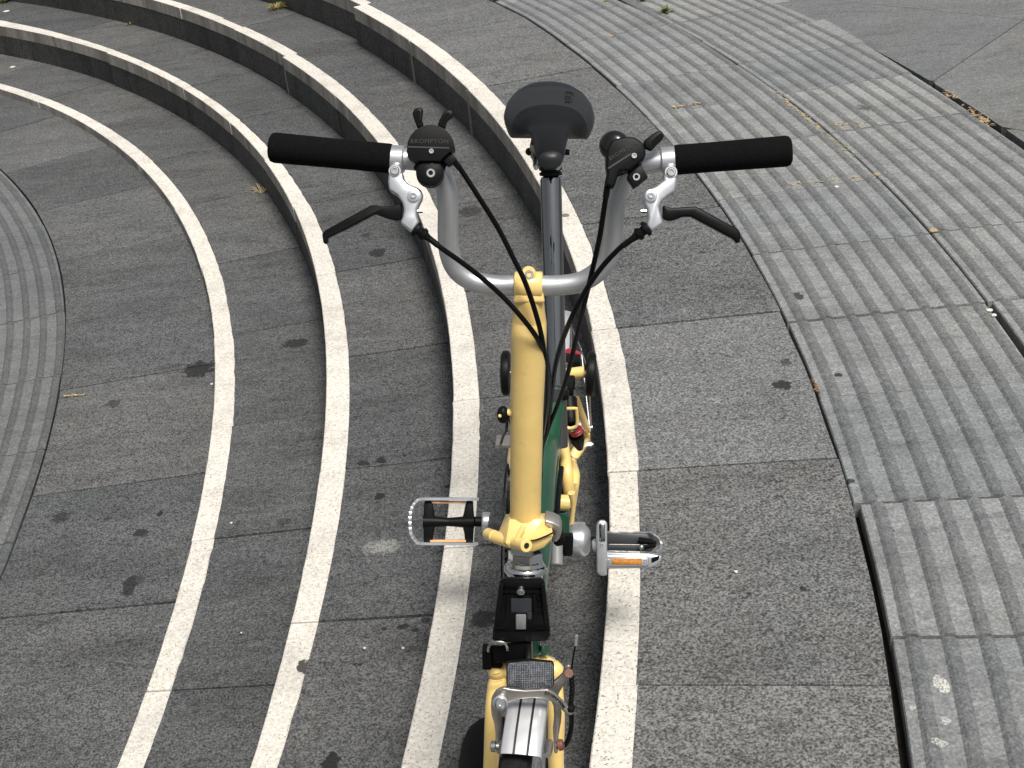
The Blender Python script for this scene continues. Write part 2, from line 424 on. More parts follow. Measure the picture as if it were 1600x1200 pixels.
def tag(o, label=None, cat=None, group=None, kind=None):
    if label: o["label"] = label
    if cat: o["category"] = cat
    if group: o["group"] = group
    if kind: o["kind"] = kind
    return o
def empty(name, loc=(0, 0, 0)):
    o = bpy.data.objects.new(name, None); COL.objects.link(o); o.location = loc; o.empty_display_size = .1; return o
def text_part(name, body, size, org, ex, ey, mat, parent, ext=.0004, align='CENTER', spacing=1.0):
    cu = bpy.data.curves.new(name, 'FONT'); cu.body = body; cu.size = size; cu.extrude = ext
    cu.align_x = align; cu.align_y = 'CENTER'; cu.resolution_u = 2; cu.space_character = spacing
    tmp = bpy.data.objects.new(name + "_tmp", cu); COL.objects.link(tmp)
    dg = bpy.context.evaluated_depsgraph_get(); me = bpy.data.meshes.new_from_object(tmp.evaluated_get(dg))
    bpy.data.objects.remove(tmp)
    ex = Vector(ex).normalized(); ey = Vector(ey); ey = (ey - ex * ey.dot(ex)).normalized(); ez = ex.cross(ey)
    mm = Matrix((ex, ey, ez)).transposed().to_4x4(); mm.translation = org
    me.transform(mm); me.materials.clear(); me.materials.append(mat); me.name = name
    o = bpy.data.objects.new(name, me); COL.objects.link(o); o.parent = parent; return o

# ---------------------------------------------------------------- the curved steps
CX, CY = -7.1805, 2.7766
H, H1, HN = .1597, .0315, .0538
ZT = {0: -2 * H - H1, 1: -2 * H, 2: -H, 3: 0.0, 4: H}
# cubic corrections of the laid radii: (phi_min, phi_max, coefficients)
EDGE = {
 '1i': (6.3981, -.116, .711, (-.37951, .28638, -.03355, -.00226)), '1o': (6.3981, -.116, .724, (-.42481, .2912, -.02097, .0527)),
 '2i': (6.7286, -.142, .791, (-.42353, .34904, -.02513, -.00418)), '2o': (6.7286, -.142, .80, (.04874, -.05377, .01359, .05752)),
 '3i': (7.0488, -.165, .65, (.10497, -.02711, .00333, -.0009)), '3o': (7.0488, -.166, .635, (.03268, -.00061, .00659, .05729)),
 '4i': (7.3574, -.188, .432, (.72807, -.25106, -.04465, .00293)), '4o': (7.3574, -.184, .431, (.48116, -.15702, -.02646, .0574)),
 '5i': (7.7668, -.186, .331, (1.57574, -.02349, -.05057, -.00127)), '6i': (8.6049, .08, .276, (-1.77341, 3.24343, -.61943, .02562)),
 '0e': (5.9425, -.003, .466, (-.87701, .69041, -.11031, .00009))}
def edge(k, phi):
    R, a, b, c = EDGE[k]; p = min(max(phi, a), b)
    return R + ((c[0] * p + c[1]) * p + c[2]) * p + c[3]
def P(r, phi, z): return Vector((CX + r * math.cos(phi), CY + r * math.sin(phi), z))
def ext(lst, lo, hi, step):
    lst = sorted(lst)
    while lst[0] > lo: lst.insert(0, lst[0] - step)
    while lst[-1] < hi: lst.append(lst[-1] + step)
    return lst
LO, HI = -.36, 1.02
JT = {4: ext([-.165, -.0888, -.013, .0652, .1472, .2346, .3318], LO, HI, .0885),
      3: ext([-.1632, -.0852, -.007, .0725, .157, .246, .339, .4336], LO, HI, .086),
      2: ext([-.1650, -.0843, -.0035, .079, .162, .2508, .329, .409, .5, .57, .631], LO, HI, .083),
      1: ext([-.1640, -.0825, -.0007, .0812, .1683, .2570, .352, .446, .545, .645, .745], LO, HI, .086),
      0: ext([-.115, -.030, .055, .152, .2315, .3235, .4200, .517, .6150], LO, HI, .09)}

def sector(name, r0f, r1f, p0, p1, z0, z1, mats, parent, n=5, ch=.003, face_idx=None, rough=0.0, joint=.0018, in_idx=None):
    """one stone: ring sector between two radius functions, chamfered along its top edges"""
    mb = MB(); jm = [(random.uniform(.8, 1.3) if abs(q + .165) > .003 else .25) * joint for q in (p0, p1)]
    rm = .5 * (r0f(p0) + r1f(p0)); a0 = p0 + jm[0] / rm; a1 = p1 - jm[1] / rm
    z1 = z1 + random.uniform(-.0012, .0012); s0 = random.uniform(-.0015, .0015); s1 = random.uniform(-.0015, .0015)
    sk = random.uniform(-.0008, .0008)
    bot, mid, top = [], [], []
    N = n + 1
    for side in (0, 1):
        for i in (range(N) if side == 0 else range(N - 1, -1, -1)):
            t = i / n; phi = a0 + (a1 - a0) * t
            r = (r0f(phi) + s0) if side == 0 else (r1f(phi) + s1)
            if rough and side == 1: r += random.gauss(0, rough)
            if rough and side == 0: r += random.gauss(0, rough * .35)
            dr = ch if side == 0 else -ch
            dp = (ch / r) * (1 if i == 0 else -1 if i == n else 0)
            bot.append(P(r, phi, z0)); mid.append(P(r, phi, z1 - ch)); top.append(P(r + dr, phi + dp, z1 + sk * (2 * t - 1)))
    V = [[mb.bm.verts.new(p) for p in q] for q in (bot, mid, top)]
    L = 2 * N
    for a, b in ((0, 1), (1, 2)):
        for i in range(L):
            f = mb.face((V[a][i], V[a][(i + 1) % L], V[b][(i + 1) % L], V[b][i]))
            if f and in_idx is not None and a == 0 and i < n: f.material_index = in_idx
    for i in range(n): mb.face((V[2][i], V[2][i + 1], V[2][L - 2 - i], V[2][L - 1 - i]))
    return mb.build(name, mats, parent, smooth=0)

# the bed under the stones, one stepped sheet out to beyond the picture
mb = MB()
prof = [(1e-4, ZT[0] - .003), (5.095, ZT[0] - .003), (5.097, ZT[0] - .032), (EDGE['1i'][0] + .03, ZT[0] - .032)]
for k in (1, 2, 3, 4):
    rr_ = EDGE['%di' % k][0] + .036
    prof += [(rr_, ZT[k - 1] - .032), (rr_ + .004, ZT[k] - .032 if k < 5 else 0)]
prof += [(9.0, ZT[4] - .032), (13.5, ZT[4] - .032), (90, ZT[4] - .05)]
mb.rings([[P(r, 2 * math.pi * i / 180, z) for i in range(180)] for r, z in prof], cap=False)
for f in mb.bm.faces:
    c = f.calc_center_median(); r = math.hypot(c.x - CX, c.y - CY)
    f.material_index = 1 if (r < 5.09 or r > 13.5) else 0
tag(mb.build("ground", [M['mortar'], M['plaza']], smooth=0), "ground under and beyond the laid paving, dark in the joints", "ground", kind="structure")

NAMES = {1: "lowest curved step, nearly level with the floor inside the arc", 2: "second curved step from the bottom with pale edge and dark riser",
         3: "third curved step whose tread carries the bicycle", 4: "topmost curved step edging the upper tread beside the ribbed paving"}
steps = {}
for k in (1, 2, 3, 4):
    steps[k] = tag(empty("stone_step", P(EDGE['%di' % k][0], 0, ZT[k])), NAMES[k], "step", "curved stone steps", "structure")
    base = steps[k].location.copy()
    J = JT[k]
    set_back = {}
    for i in range(len(J) - 1):
        ph = .5 * (J[i] + J[i + 1])
        sb = random.uniform(-.0010, .0014)
        if k == 4 and ph > .425: sb = .032
        if k == 3 and ph > .43: sb = .012
        if k == 2 and ph > .63: sb = .008
        fi = lambda p, kk=k, s=sb: edge('%di' % kk, p) + s
        fo = lambda p, kk=k, s=sb: edge('%do' % kk, p) + s * .5
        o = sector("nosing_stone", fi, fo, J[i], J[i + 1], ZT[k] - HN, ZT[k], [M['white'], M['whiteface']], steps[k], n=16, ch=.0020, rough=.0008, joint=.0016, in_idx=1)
        o.location = -base
        zb = ZT[k - 1] - .01
        if k > 1:
            ri = lambda p, kk=k, s=sb: edge('%di' % kk, p) + s + .0015
            ro_ = lambda p, kk=k, s=sb: edge('%di' % kk, p) + s + .03
            o = sector("riser_stone", ri, ro_, J[i], J[i + 1], zb, ZT[k] - HN - .0008, M['riser'], steps[k], n=5, ch=.001, joint=.0012)
            o.location = -base
        # the tread slab reaches under the next riser
        if k < 4: ti = lambda p, kk=k: edge('%di' % (kk + 1), p) + (.012 if kk + 1 < 4 or p < .42 else .03)
        else: ti = lambda p: edge('5i', p) - random.uniform(.004, .007)
        to = lambda p, kk=k: edge('%do' % kk, p) - .002
        mt = M['t%d' % k]
        if k == 4 and abs(ph + .05) < .03: mt = M['t4pale']
        o = sector("tread_slab", to, ti, J[i], J[i + 1], ZT[k] - .03, ZT[k] - .0008, mt, steps[k], n=5, ch=.0008, joint=.0036 if k == 4 else .0029)
        o.location = -base

for k, ph in ((4, .3312), (4, .2368), (3, .4336)):
    mb = MB(); ri = edge('%di' % k, ph); q = .005
    mb.prism([P(ri - .003, ph - q / 7, ZT[k - 1]), P(ri - .003, ph + q / 7, ZT[k - 1]), P(ri + .02, ph + q / 7, ZT[k - 1]), P(ri + .02, ph - q / 7, ZT[k - 1])], (0, 0, H - .006), .001)
    o = mb.build("mortar_joint", M['mortarpale'], steps[k], smooth=0); o.location = -steps[k].location
floor0 = tag(empty("floor", P(6.15, 0, ZT[0])), "dark granite floor band between inner ribbed paving and lowest step", "floor", kind="structure")
J = JT[0]
for i in range(len(J) - 1):
    o = sector("floor_slab", lambda p: edge('0e', p) + .003, lambda p: edge('1i', p) + .012, J[i], J[i + 1], ZT[0] - .03, ZT[0] - .0008, M['t0'], floor0, n=5, ch=.0008, joint=.0028)
    o.location = -floor0.location

def ribbed(name, r0f, width_f, p0, p1, z, n_bars, first, pitch, parent, nseg=4, gap=.0018, mats=('rib', 'bar'), gaps=(1.2, 1.2)):
    """a paving stone with raised rounded bars running along the arc"""
    mb = MB(); jit = random.uniform(-.002, .002); dz = random.uniform(-.0015, .0015)
    rm = r0f(p0); a0 = p0 + gap * gaps[0] * random.uniform(.8, 1.2) / rm; a1 = p1 - gap * gaps[1] * random.uniform(.8, 1.2) / rm
    cols = []
    for i in range(nseg + 1):
        phi = a0 + (a1 - a0) * i / nseg
        R0 = r0f(phi) + jit; Wd = width_f(phi)
        pr = [(0, -.03, 0), (0, -.003, 0), (.002, 0, 0)]
        for b in range(n_bars):
            c = first + b * pitch
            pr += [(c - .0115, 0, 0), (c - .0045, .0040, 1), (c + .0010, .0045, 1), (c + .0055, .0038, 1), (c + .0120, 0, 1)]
        pr += [(Wd - .002, 0, 0), (Wd, -.003, 0), (Wd, -.03, 0)]
        cols.append([(P(R0 + x, phi, z + dz + y), mi) for x, y, mi in pr])
    V = [[mb.bm.verts.new(p) for p, _ in c] for c in cols]
    n = len(V[0])
    for i in range(nseg):
        for j in range(n - 1):
            f = mb.face((V[i][j], V[i][j + 1], V[i + 1][j + 1], V[i + 1][j]))
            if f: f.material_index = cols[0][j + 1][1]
    mb.face(V[0]); mb.face(V[-1][::-1])
    o = mb.build(name, [M[q] for q in mats], parent, smooth=0); o.location = -parent.location; return o

rp = tag(empty("ribbed_paving", P(8.0, 0, H)), "grey ribbed paving strip curving above the topmost step", "paving", "ribbed paving strips", "structure")
GJ = ext([-.1523, -.1078, -.0615, -.0203, .0252, .0700, .1150, .1610, .2040, .2420, .2750], LO, .8, .043)
RMID = 8.181
for i in range(len(GJ) - 1):
    wide = random.choice((0, 0, 0, .004, .006, .011))
    ph = .5 * (GJ[i] + GJ[i + 1])
    if -.19 < ph < -.11: sh = .007
    elif -.11 < ph < -.09: sh = .003
    elif .2 < ph: sh = .008
    else: sh = 0.0
    gw = lambda q: 2.9 if abs(q + .0203) < .004 else 1.9 if q < -.1 else 1.5 if abs(q + .0615) < .01 else 1.0
    gg = (gw(GJ[i]), gw(GJ[i + 1]))
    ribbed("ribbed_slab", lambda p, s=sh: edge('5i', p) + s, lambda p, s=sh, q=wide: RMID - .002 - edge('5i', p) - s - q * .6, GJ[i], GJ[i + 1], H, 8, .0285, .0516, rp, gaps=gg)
    o6 = .003 + (.011 if .09 < ph < .15 else random.uniform(0, .006))
    wd2 = .009 if (-.07 < ph < -.02 or ph > .24) else .001
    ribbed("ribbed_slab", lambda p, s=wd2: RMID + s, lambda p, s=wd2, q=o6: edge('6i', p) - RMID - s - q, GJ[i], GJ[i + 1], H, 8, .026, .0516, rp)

rl = tag(empty("ribbed_paving", P(5.7, 0, ZT[0])), "inner ribbed paving strip at the foot of the steps", "paving", "ribbed paving strips", "structure")
GL = ext([.02, .0947, .1698, .2480, .3920], LO, HI, .078)
GL = sorted(GL + [.32])
for i in range(len(GL) - 1):
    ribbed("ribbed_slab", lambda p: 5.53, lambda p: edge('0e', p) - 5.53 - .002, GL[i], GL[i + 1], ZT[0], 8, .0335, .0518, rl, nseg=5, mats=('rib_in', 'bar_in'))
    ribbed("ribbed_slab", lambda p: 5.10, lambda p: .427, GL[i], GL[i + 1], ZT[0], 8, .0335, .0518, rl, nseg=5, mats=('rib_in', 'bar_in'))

# the plaza beyond, square slabs laid on the diagonal and cut to the arc
pz = tag(empty("plaza_paving", (2.0, 4.0, H)), "grey granite plaza slabs beyond the ribbed strip", "paving", kind="structure")
def clip_circle(poly, R):
    ins = lambda p: math.hypot(p[0] - CX, p[1] - CY) >= R
    dense = []
    for i in range(len(poly)):
        a, b = Vector(poly[i]), Vector(poly[(i + 1) % len(poly)]); n = max(2, int((b - a).length / .04))
        dense += [a.lerp(b, t / n) for t in range(n)]
    if all(ins(p) for p in dense): return poly
    out = []
    for p in dense:
        if ins(p): out.append(p)
        else:
            d = Vector((p[0] - CX, p[1] - CY)).normalized()
            q = Vector((CX, CY)) + d * R
            # keep the arc only where it lies inside the slab
            c = sum((Vector(v) for v in poly), Vector((0, 0))) / len(poly)
            if all((Vector(poly[(i + 1) % len(poly)]) - Vector(poly[i])).cross(q - Vector(poly[i])) >= -1e-4 for i in range(len(poly))): out.append(q)
    return out
E1 = Vector((.7135, -.7007)); E2 = Vector((.6647, .7471))
ORG = Vector((1.807, 4.585))
for row in range(-6, 7):
    for c_ in range(-6, 6):
        shift = .45 if row % 2 == 0 else 0.0
        L_, Wd = 1.25, .985
        o0 = ORG + E1 * (c_ * L_ + shift) + E2 * (row * Wd)
        g_ = .002
        quad = [o0 + E1 * g_ + E2 * g_, o0 + E1 * (L_ - g_) + E2 * g_, o0 + E1 * (L_ - g_) + E2 * (Wd - g_), o0 + E1 * g_ + E2 * (Wd - g_)]
        pl = clip_circle(quad, 8.612)
        if len(pl) < 3: continue
        ar = abs(sum(pl[i][0] * pl[(i + 1) % len(pl)][1] - pl[(i + 1) % len(pl)][0] * pl[i][1] for i in range(len(pl)))) / 2
        if ar < .004: continue
        mb = MB(); dz = random.uniform(-.001, .001)
        mb.prism([(p[0], p[1], H - .03) for p in pl], (0, 0, .029 + dz), 0)
        o = mb.build("plaza_slab", M['plaza'], pz, smooth=0); o.location = -pz.location

# ---------------------------------------------------------------- the folding bicycle (x to the picture's right, y to its rear, z up)
bike = empty("folding_bicycle")
tag(bike, "yellow and green folding bicycle standing on the tread of the third step", "bicycle")
bm4 = Matrix(((.98985555, .10815803, .09212946), (-.10769258, .99413371, -.01002334), (-.0926731, 0, .99569659))).to_4x4()
bm4.translation = (-.06579, 1.27, 0)
bike.matrix_world = bm4
VX = Vector((-.04994, .87195, -.48704)); VR = Vector((.99847, .05524, -.00349)); VU = Vector((-.02386, .48647, .87337))

def bolt(c, r, parent, mat='steel', depth=.004, name="bolt", ax=None):
    """socket-head bolt facing the viewer's side; c is its outer face"""
    ax = VX if ax is None else Vector(ax).normalized(); c = Vector(c)
    mb = MB()
    mb.lathe([(depth, r), (.0008, r), (0, r * .86), (0, r * .5), (.0016, r * .45), (.0016, 0)], c, ax, 18, cap=False)
    return mb.build(name, M[mat], parent)

# handlebar
hb = MB()
hb.tube([(-0.1497,0.165,1.0092),(-0.1279,0.165,1.0082),(-0.1117,0.165,1.0056),(-0.0983,0.165,0.9972),(-0.0906,0.165,0.9808),(-0.0885,0.165,0.9538),(-0.0894,0.165,0.9187),(-0.0872,0.165,0.896),(-0.0784,0.165,0.8785),(-0.0609,0.165,0.8672),(-0.0341,0.165,0.8632),(-0.0015,0.165,0.8639),(0.031,0.165,0.8646),(0.0562,0.165,0.8698),(0.0742,0.165,0.8826),(0.0849,0.165,0.8996),(0.089,0.165,0.9238),(0.0895,0.165,0.9498),(0.0921,0.165,0.9754),(0.0989,0.165,0.9956),(0.11,0.165,1.0044),(0.1232,0.165,1.0081),(0.1365,0.165,1.0105),(0.1525,0.165,1.0122)], .0113, 16, smooth=6)
hb = hb.build("handlebar", M['silver'], bike)
for lab, a, b in (("grip", (-0.147,0.165,1.0086), (-0.2768,0.165,1.0192)), ("grip", (0.1511,0.165,1.0121), (0.2717,0.165,1.0243))):
    A, B = Vector(a), Vector(b); L = (B - A).length; d = (B - A).normalized()
    mb = MB(); mb.lathe([(0, .0110), (.0005, .0152), (.003, .0157), (L * .3, .0155), (L * .6, .0158), (L - .006, .0161), (L - .002, .0148), (L, .0115), (L - .001, .004), (L - .001, 0)], A, d, 28, cap=False)
    mb.build("grip", M['foam'], bike)

# brake levers
def brake(outline, lever, band, bolt1, piv, screw, flange, boot, d0):
    mb = MB()
    mb.prism(outline, VX * .017, .0028, 3)
    body = mb.build("brake_lever_bracket", M['forged'], bike, smooth=50)
    mb = MB(); a, b = Vector(band[0]), Vector(band[1]); mb.cyl(a, b, .0146, 28, .0012); mb.build("clamp_band", M['forged'], body)
    # raised lug behind the clamp bolt
    mb = MB(); c = Vector(bolt1); mb.lathe([(-.0015, .0062), (-.001, .0068), (.014, .0068)], c + VX * .001, VX, 22); mb.build("clamp_lug", M['forged'], body)
    bolt(c - VX * .004, .0048, body, depth=.006)
    c = Vector(piv); mb = MB(); mb.lathe([(-.002, .0052), (-.0015, .0064), (.006, .0064)], c, VX, 22); mb.build("pivot_boss", M['forged'], body)
    bolt(c - VX * .0035, .0036, body)
    mb = MB(); mb.cyl(Vector(screw) - VR * .003, Vector(screw) + VR * .003, .0022, 10); mb.build("reach_screw", M['steel'], body)
    mb = MB(); f = Vector(flange); g_ = Vector(boot); ax = (g_ - f).normalized(); L = (g_ - f).length
    mb.lathe([(-.003, .0055), (-.001, .0086), (.0025, .0086), (.003, .0055), (.006, .005), (.008, .0072), (.0115, .0066), (.013, .0045), (L, .0032), (L + .003, .0026)], f, ax, 14)
    mb.build("cable_adjuster", M['plastic'], body)
    mb = MB(); mb.prism(lever, VX * .011, .0028, 3); mb.build("brake_lever", M['lever'], bike, smooth=50)
    return body
brake([(-0.1478,0.1432,1.0024),(-0.1483,0.1383,0.9936),(-0.1467,0.1338,0.9854),(-0.1379,0.1316,0.9807),(-0.133,0.1283,0.9743),(-0.1308,0.1248,0.9678),(-0.132,0.1212,0.9614),(-0.1345,0.1178,0.9555),(-0.1222,0.1135,0.9467),(-0.1183,0.116,0.9508),(-0.1144,0.1192,0.956),(-0.1173,0.1223,0.9619),(-0.1174,0.1256,0.9678),(-0.1149,0.1283,0.9724),(-0.1117,0.1318,0.9783),(-0.1118,0.1347,0.9836),(-0.1153,0.1365,0.9871),(-0.1207,0.1372,0.9889),(-0.1274,0.1381,0.9912),(-0.1316,0.1402,0.9953),(-0.1331,0.144,1.0024)],
      [(-0.1341,0.1363,0.9703),(-0.1428,0.1342,0.9674),(-0.1529,0.1337,0.9674),(-0.1631,0.1338,0.9686),(-0.1671,0.1332,0.9681),(-0.1797,0.1292,0.9622),(-0.193,0.1249,0.9558),(-0.215,0.1177,0.9452),(-0.2176,0.1156,0.9417),(-0.216,0.1114,0.9341),(-0.214,0.1109,0.9329),(-0.2113,0.112,0.9346),(-0.2114,0.1143,0.9388),(-0.1928,0.1196,0.9463),(-0.1622,0.1292,0.9604),(-0.1479,0.1274,0.9556),(-0.1391,0.1269,0.9538),(-0.1331,0.1282,0.9556)],
      ((-0.1504,0.165,1.0085), (-0.1334,0.165,1.0081)), (-0.1411,0.1439,1.003), (-0.121,0.1313,0.9804), (-0.1147,0.1303,0.9637), (-0.1184,0.1219,0.9469), (-0.1043,0.1196,0.9372), 1.488)
brake([(0.153,0.1421,1.0066),(0.1533,0.1379,0.9991),(0.1515,0.1327,0.9899),(0.1444,0.13,0.9858),(0.1385,0.1274,0.9818),(0.1354,0.1243,0.9766),(0.1375,0.1206,0.9697),(0.1404,0.1159,0.961),(0.128,0.111,0.9535),(0.1226,0.1139,0.9593),(0.1244,0.1179,0.9662),(0.1235,0.1221,0.9738),(0.1201,0.1248,0.979),(0.1179,0.1282,0.9853),(0.1211,0.1316,0.9911),(0.1322,0.1345,0.9951),(0.1393,0.1378,1.0003),(0.1385,0.1413,1.0067)],
      [(0.1398,0.1337,0.9744),(0.1465,0.1327,0.972),(0.1545,0.1332,0.972),(0.1737,0.1349,0.9731),(0.1784,0.1342,0.9713),(0.2189,0.1257,0.952),(0.2217,0.1229,0.9467),(0.2212,0.1193,0.9403),(0.2173,0.1184,0.9392),(0.2152,0.1203,0.9427),(0.2084,0.1215,0.9456),(0.1693,0.1294,0.9638),(0.1607,0.129,0.9638),(0.1528,0.1269,0.9609),(0.1455,0.1258,0.9598),(0.1401,0.1268,0.9621)],
      ((0.1372,0.165,1.0105), (0.1531,0.165,1.0122)), (0.1467,0.1421,1.0072), (0.1265,0.1281,0.9863), (0.1198,0.1265,0.9698), (0.123,0.1188,0.9537), (0.1074,0.1149,0.9421), 1.470)

# gear shifters
def paddle(outline, inner, parent):
    mb = MB(); mb.prism(outline, VX * .010, .0016, 2); p = mb.build("shift_paddle", M['plastic'], parent, smooth=50)
    c = [Vector(q) for q in inner]
    mb = MB(); mb.prism([q - VX * .0006 for q in c], VX * .002, .0004, 1); mb.build("paddle_recess", M['plastic_in'], p)
pts = []
c0, cr0 = Vector((-0.1024,0.1422,1.0288)), .0247
for i in range(19):
    a = math.pi * (1.02 - 1.04 * i / 18); pts.append(c0 + VR * (math.cos(a) * cr0) + VU * (math.sin(a) * cr0))
low = [Vector(q) for q in [(-0.0779,0.1432,1.0282),(-0.0825,0.1417,1.0259),(-0.0935,0.1365,1.0178),(-0.12,0.1351,1.0179),(-0.1254,0.1364,1.0208),(-0.1275,0.1395,1.0266)]]
mb = MB(); mb.prism(pts + low, VX * .022, .0028, 3); sh = mb.build("gear_shifter", M['plastic'], bike, smooth=50)
mb = MB(); mb.prism([(-0.1269,0.1414,1.0315),(-0.0825,0.1432,1.0302),(-0.0831,0.1422,1.0285),(-0.1269,0.1404,1.0298)], VX * .003, .0006, 1); mb.build("ridge", M['charcoal'], sh)
text_part("lettering", "BROMPTON", .0066, Vector((-0.1039,0.1453,1.0353)), VR, VU, M['faint'], sh, .0003, spacing=1.15)
bolt((-0.1015,0.139,1.0272), .0029, sh, depth=.005)
mb = MB(); mb.lathe([(0, .012), (.0015, .0142), (.016, .0148), (.018, .013)], Vector((-0.1036,0.1339,1.006)), VX, 32); cl = mb.build("clamp_cap", M['plastic'], sh)
bolt((-0.1021,0.1323,1.0059), .0050, sh, depth=.004)
bolt((-0.1011,0.1372,1.0132), .0018, sh, 'charcoal', depth=.003, name="index_pin")
mb = MB(); mb.prism([(-0.0915,0.1433,1.0174),(-0.0831,0.1477,1.0244),(-0.0749,0.1439,1.0168),(-0.0834,0.1399,1.0104),(-0.0867,0.1407,1.0122)], VX * .012, .0016); mb.build("cable_stop", M['plastic'], sh)
mb = MB(); mb.cyl((-0.1197,0.165,1.0104), (-0.0901,0.165,0.9995), .0140, 20, .001); mb.build("bar_clamp", M['plastic'], sh)
paddle([(-0.1176,0.1575,1.0454),(-0.111,0.1588,1.0472),(-0.1132,0.1626,1.0541),(-0.1121,0.1675,1.0629),(-0.1154,0.1683,1.0646),(-0.1207,0.1674,1.0635),(-0.1233,0.165,1.0594),(-0.1211,0.1615,1.053)], [(-0.115,0.1602,1.0501),(-0.1137,0.1606,1.0507),(-0.1152,0.1628,1.0547),(-0.1147,0.1661,1.0605),(-0.1174,0.1666,1.0617),(-0.12,0.1655,1.06),(-0.1192,0.1629,1.0553)], sh)
paddle([(-0.097,0.1599,1.0477),(-0.089,0.1587,1.0448),(-0.0872,0.1627,1.0517),(-0.0793,0.1664,1.0575),(-0.0814,0.1686,1.0616),(-0.0868,0.1689,1.0628),(-0.0914,0.1667,1.0593),(-0.0945,0.1633,1.0535)], [(-0.0924,0.1608,1.0488),(-0.0904,0.1609,1.0488),(-0.0892,0.1633,1.0529),(-0.0833,0.1662,1.0575),(-0.0854,0.1674,1.0599),(-0.0893,0.1662,1.0581),(-0.0918,0.1631,1.0529)], sh)

mb = MB(); mb.prism([(0.0792,0.1255,1.0213),(0.0795,0.1325,1.0339),(0.0845,0.1379,1.043),(0.0975,0.1402,1.0458),(0.1079,0.1404,1.0452),(0.1172,0.1381,1.04),(0.12,0.1341,1.0326),(0.1189,0.1305,1.0263),(0.1125,0.1276,1.0218),(0.1042,0.1236,1.0155),(0.0931,0.1227,1.015),(0.0883,0.1141,1.0001),(0.0784,0.1149,1.0025),(0.0807,0.1211,1.0133)], VX * .022, .0028, 3)
sh2 = mb.build("gear_shifter", M['plastic'], bike, smooth=50)
mb = MB(); mb.prism([(0.0806,0.1229,1.0182),(0.1044,0.1318,1.0318),(0.1057,0.1309,1.0301),(0.0819,0.122,1.0165)], VX * .003, .0006, 1); mb.build("ridge", M['charcoal'], sh2)
ex_ = VR * .86 + VU * .50
text_part("lettering", "BROMPTON", .0058, Vector((0.0965,0.1324,1.0328)), ex_, VU * .86 - VR * .5, M['faint'], sh2, .0003, spacing=1.1)
bolt((0.1077,0.1293,1.0293), .0031, sh2, depth=.005)
mb = MB(); mb.prism([(0.1044,0.1322,1.0144),(0.1148,0.135,1.0184),(0.123,0.1287,1.0063),(0.1088,0.1225,0.9966),(0.1013,0.1275,1.0064)], VX * .014, .0012, 2); mb.build("clamp_block", M['plastic'], sh2, smooth=40)
bolt((0.1107,0.127,1.0074), .0042, sh2, depth=.004)
mb = MB(); mb.cyl((0.0913,0.168,1.0015), (0.118,0.166,1.0056), .0138, 20, .001); mb.build("bar_clamp", M['plastic'], sh2)
paddle([(0.1175,0.1467,1.0391),(0.1239,0.1497,1.0436),(0.1304,0.1523,1.0476),(0.1356,0.1529,1.0482),(0.1384,0.1508,1.0442),(0.1371,0.1488,1.0407),(0.1307,0.1452,1.035),(0.1256,0.1424,1.0304),(0.119,0.1433,1.0327)], [(0.1254,0.1468,1.0385),(0.1311,0.1501,1.0436),(0.135,0.1516,1.0459),(0.1357,0.1503,1.0436),(0.1306,0.1468,1.0379),(0.1261,0.145,1.035)], sh2)
mb = MB(); mb.lathe([(0, .002), (.0006, .0075), (.003, .0125), (.0075, .0155), (.014, .0160), (.016, .0150)], Vector((0.0854,0.1462,1.0353)), VX + VR * .25 , 32)
bell = mb.build("bell", M['gloss_black'], bike)
mb = MB(); mb.cyl(Vector((0.0857,0.1606,1.0302)), Vector((0.0909,0.1613,1.0125)), .004, 12); mb.build("bell_bracket", M['plastic'], bell)

# stem
st = MB()
st.tube([(-0.0043,0.157,0.5539),(-0.004,0.157,0.6045),(-0.0033,0.157,0.6581),(-0.003,0.157,0.71),(-0.0016,0.157,0.7604),(-0.001,0.157,0.8013)] + [(-0.001,0.164,0.8178),(-0.001,0.164,0.8337),(-0.0007,0.164,0.8487),(-0.0011,0.164,0.8574)], [.0186, .0187, .0189, .0192, .0197, .0202, .0198, .0178, .0162, .0145], 28, smooth=5)
stem = st.build("stem", M['yellow'], bike)
mb = MB(); a, b = Vector((-0.0171,0.165,0.8635)), Vector((0.014,0.165,0.8642)); mb.lathe([(0, .0142), (.0012, .0155), ((b - a).length - .0012, .0155), ((b - a).length, .0142)], a, b - a, 28)
mb.hull([Vector(p) for p in [(-0.0182,0.146,0.8515),(0.0176,0.148,0.8514),(-0.0157,0.1534,0.8644),(0.0144,0.155,0.8643)]] + [Vector(p) for p in [(-0.0156,0.1629,0.8395),(0.0128,0.1645,0.8394),(-0.0161,0.1726,0.8568),(0.0123,0.1742,0.8567)]], .003)
clamp = mb.build("stem_clamp", M['yellow'], stem, smooth=50)
c = Vector((-0.0012,0.1577,0.882)); mb = MB(); mb.lathe([(.0, .0052), (0, .0072), (.001, .0080), (.022, .0080)], c, VX, 20, cap=True)
mb.prism([(-0.0151,0.1561,0.8785),(0.0142,0.1578,0.8784),(0.013,0.1543,0.8723),(-0.0136,0.1528,0.8724)], VX * .022, .002); mb.build("clamp_ear", M['yellow'], stem, smooth=50)
bolt(Vector((-0.0005,0.1563,0.8811)), .0050, stem, depth=.006, name="clamp_bolt")
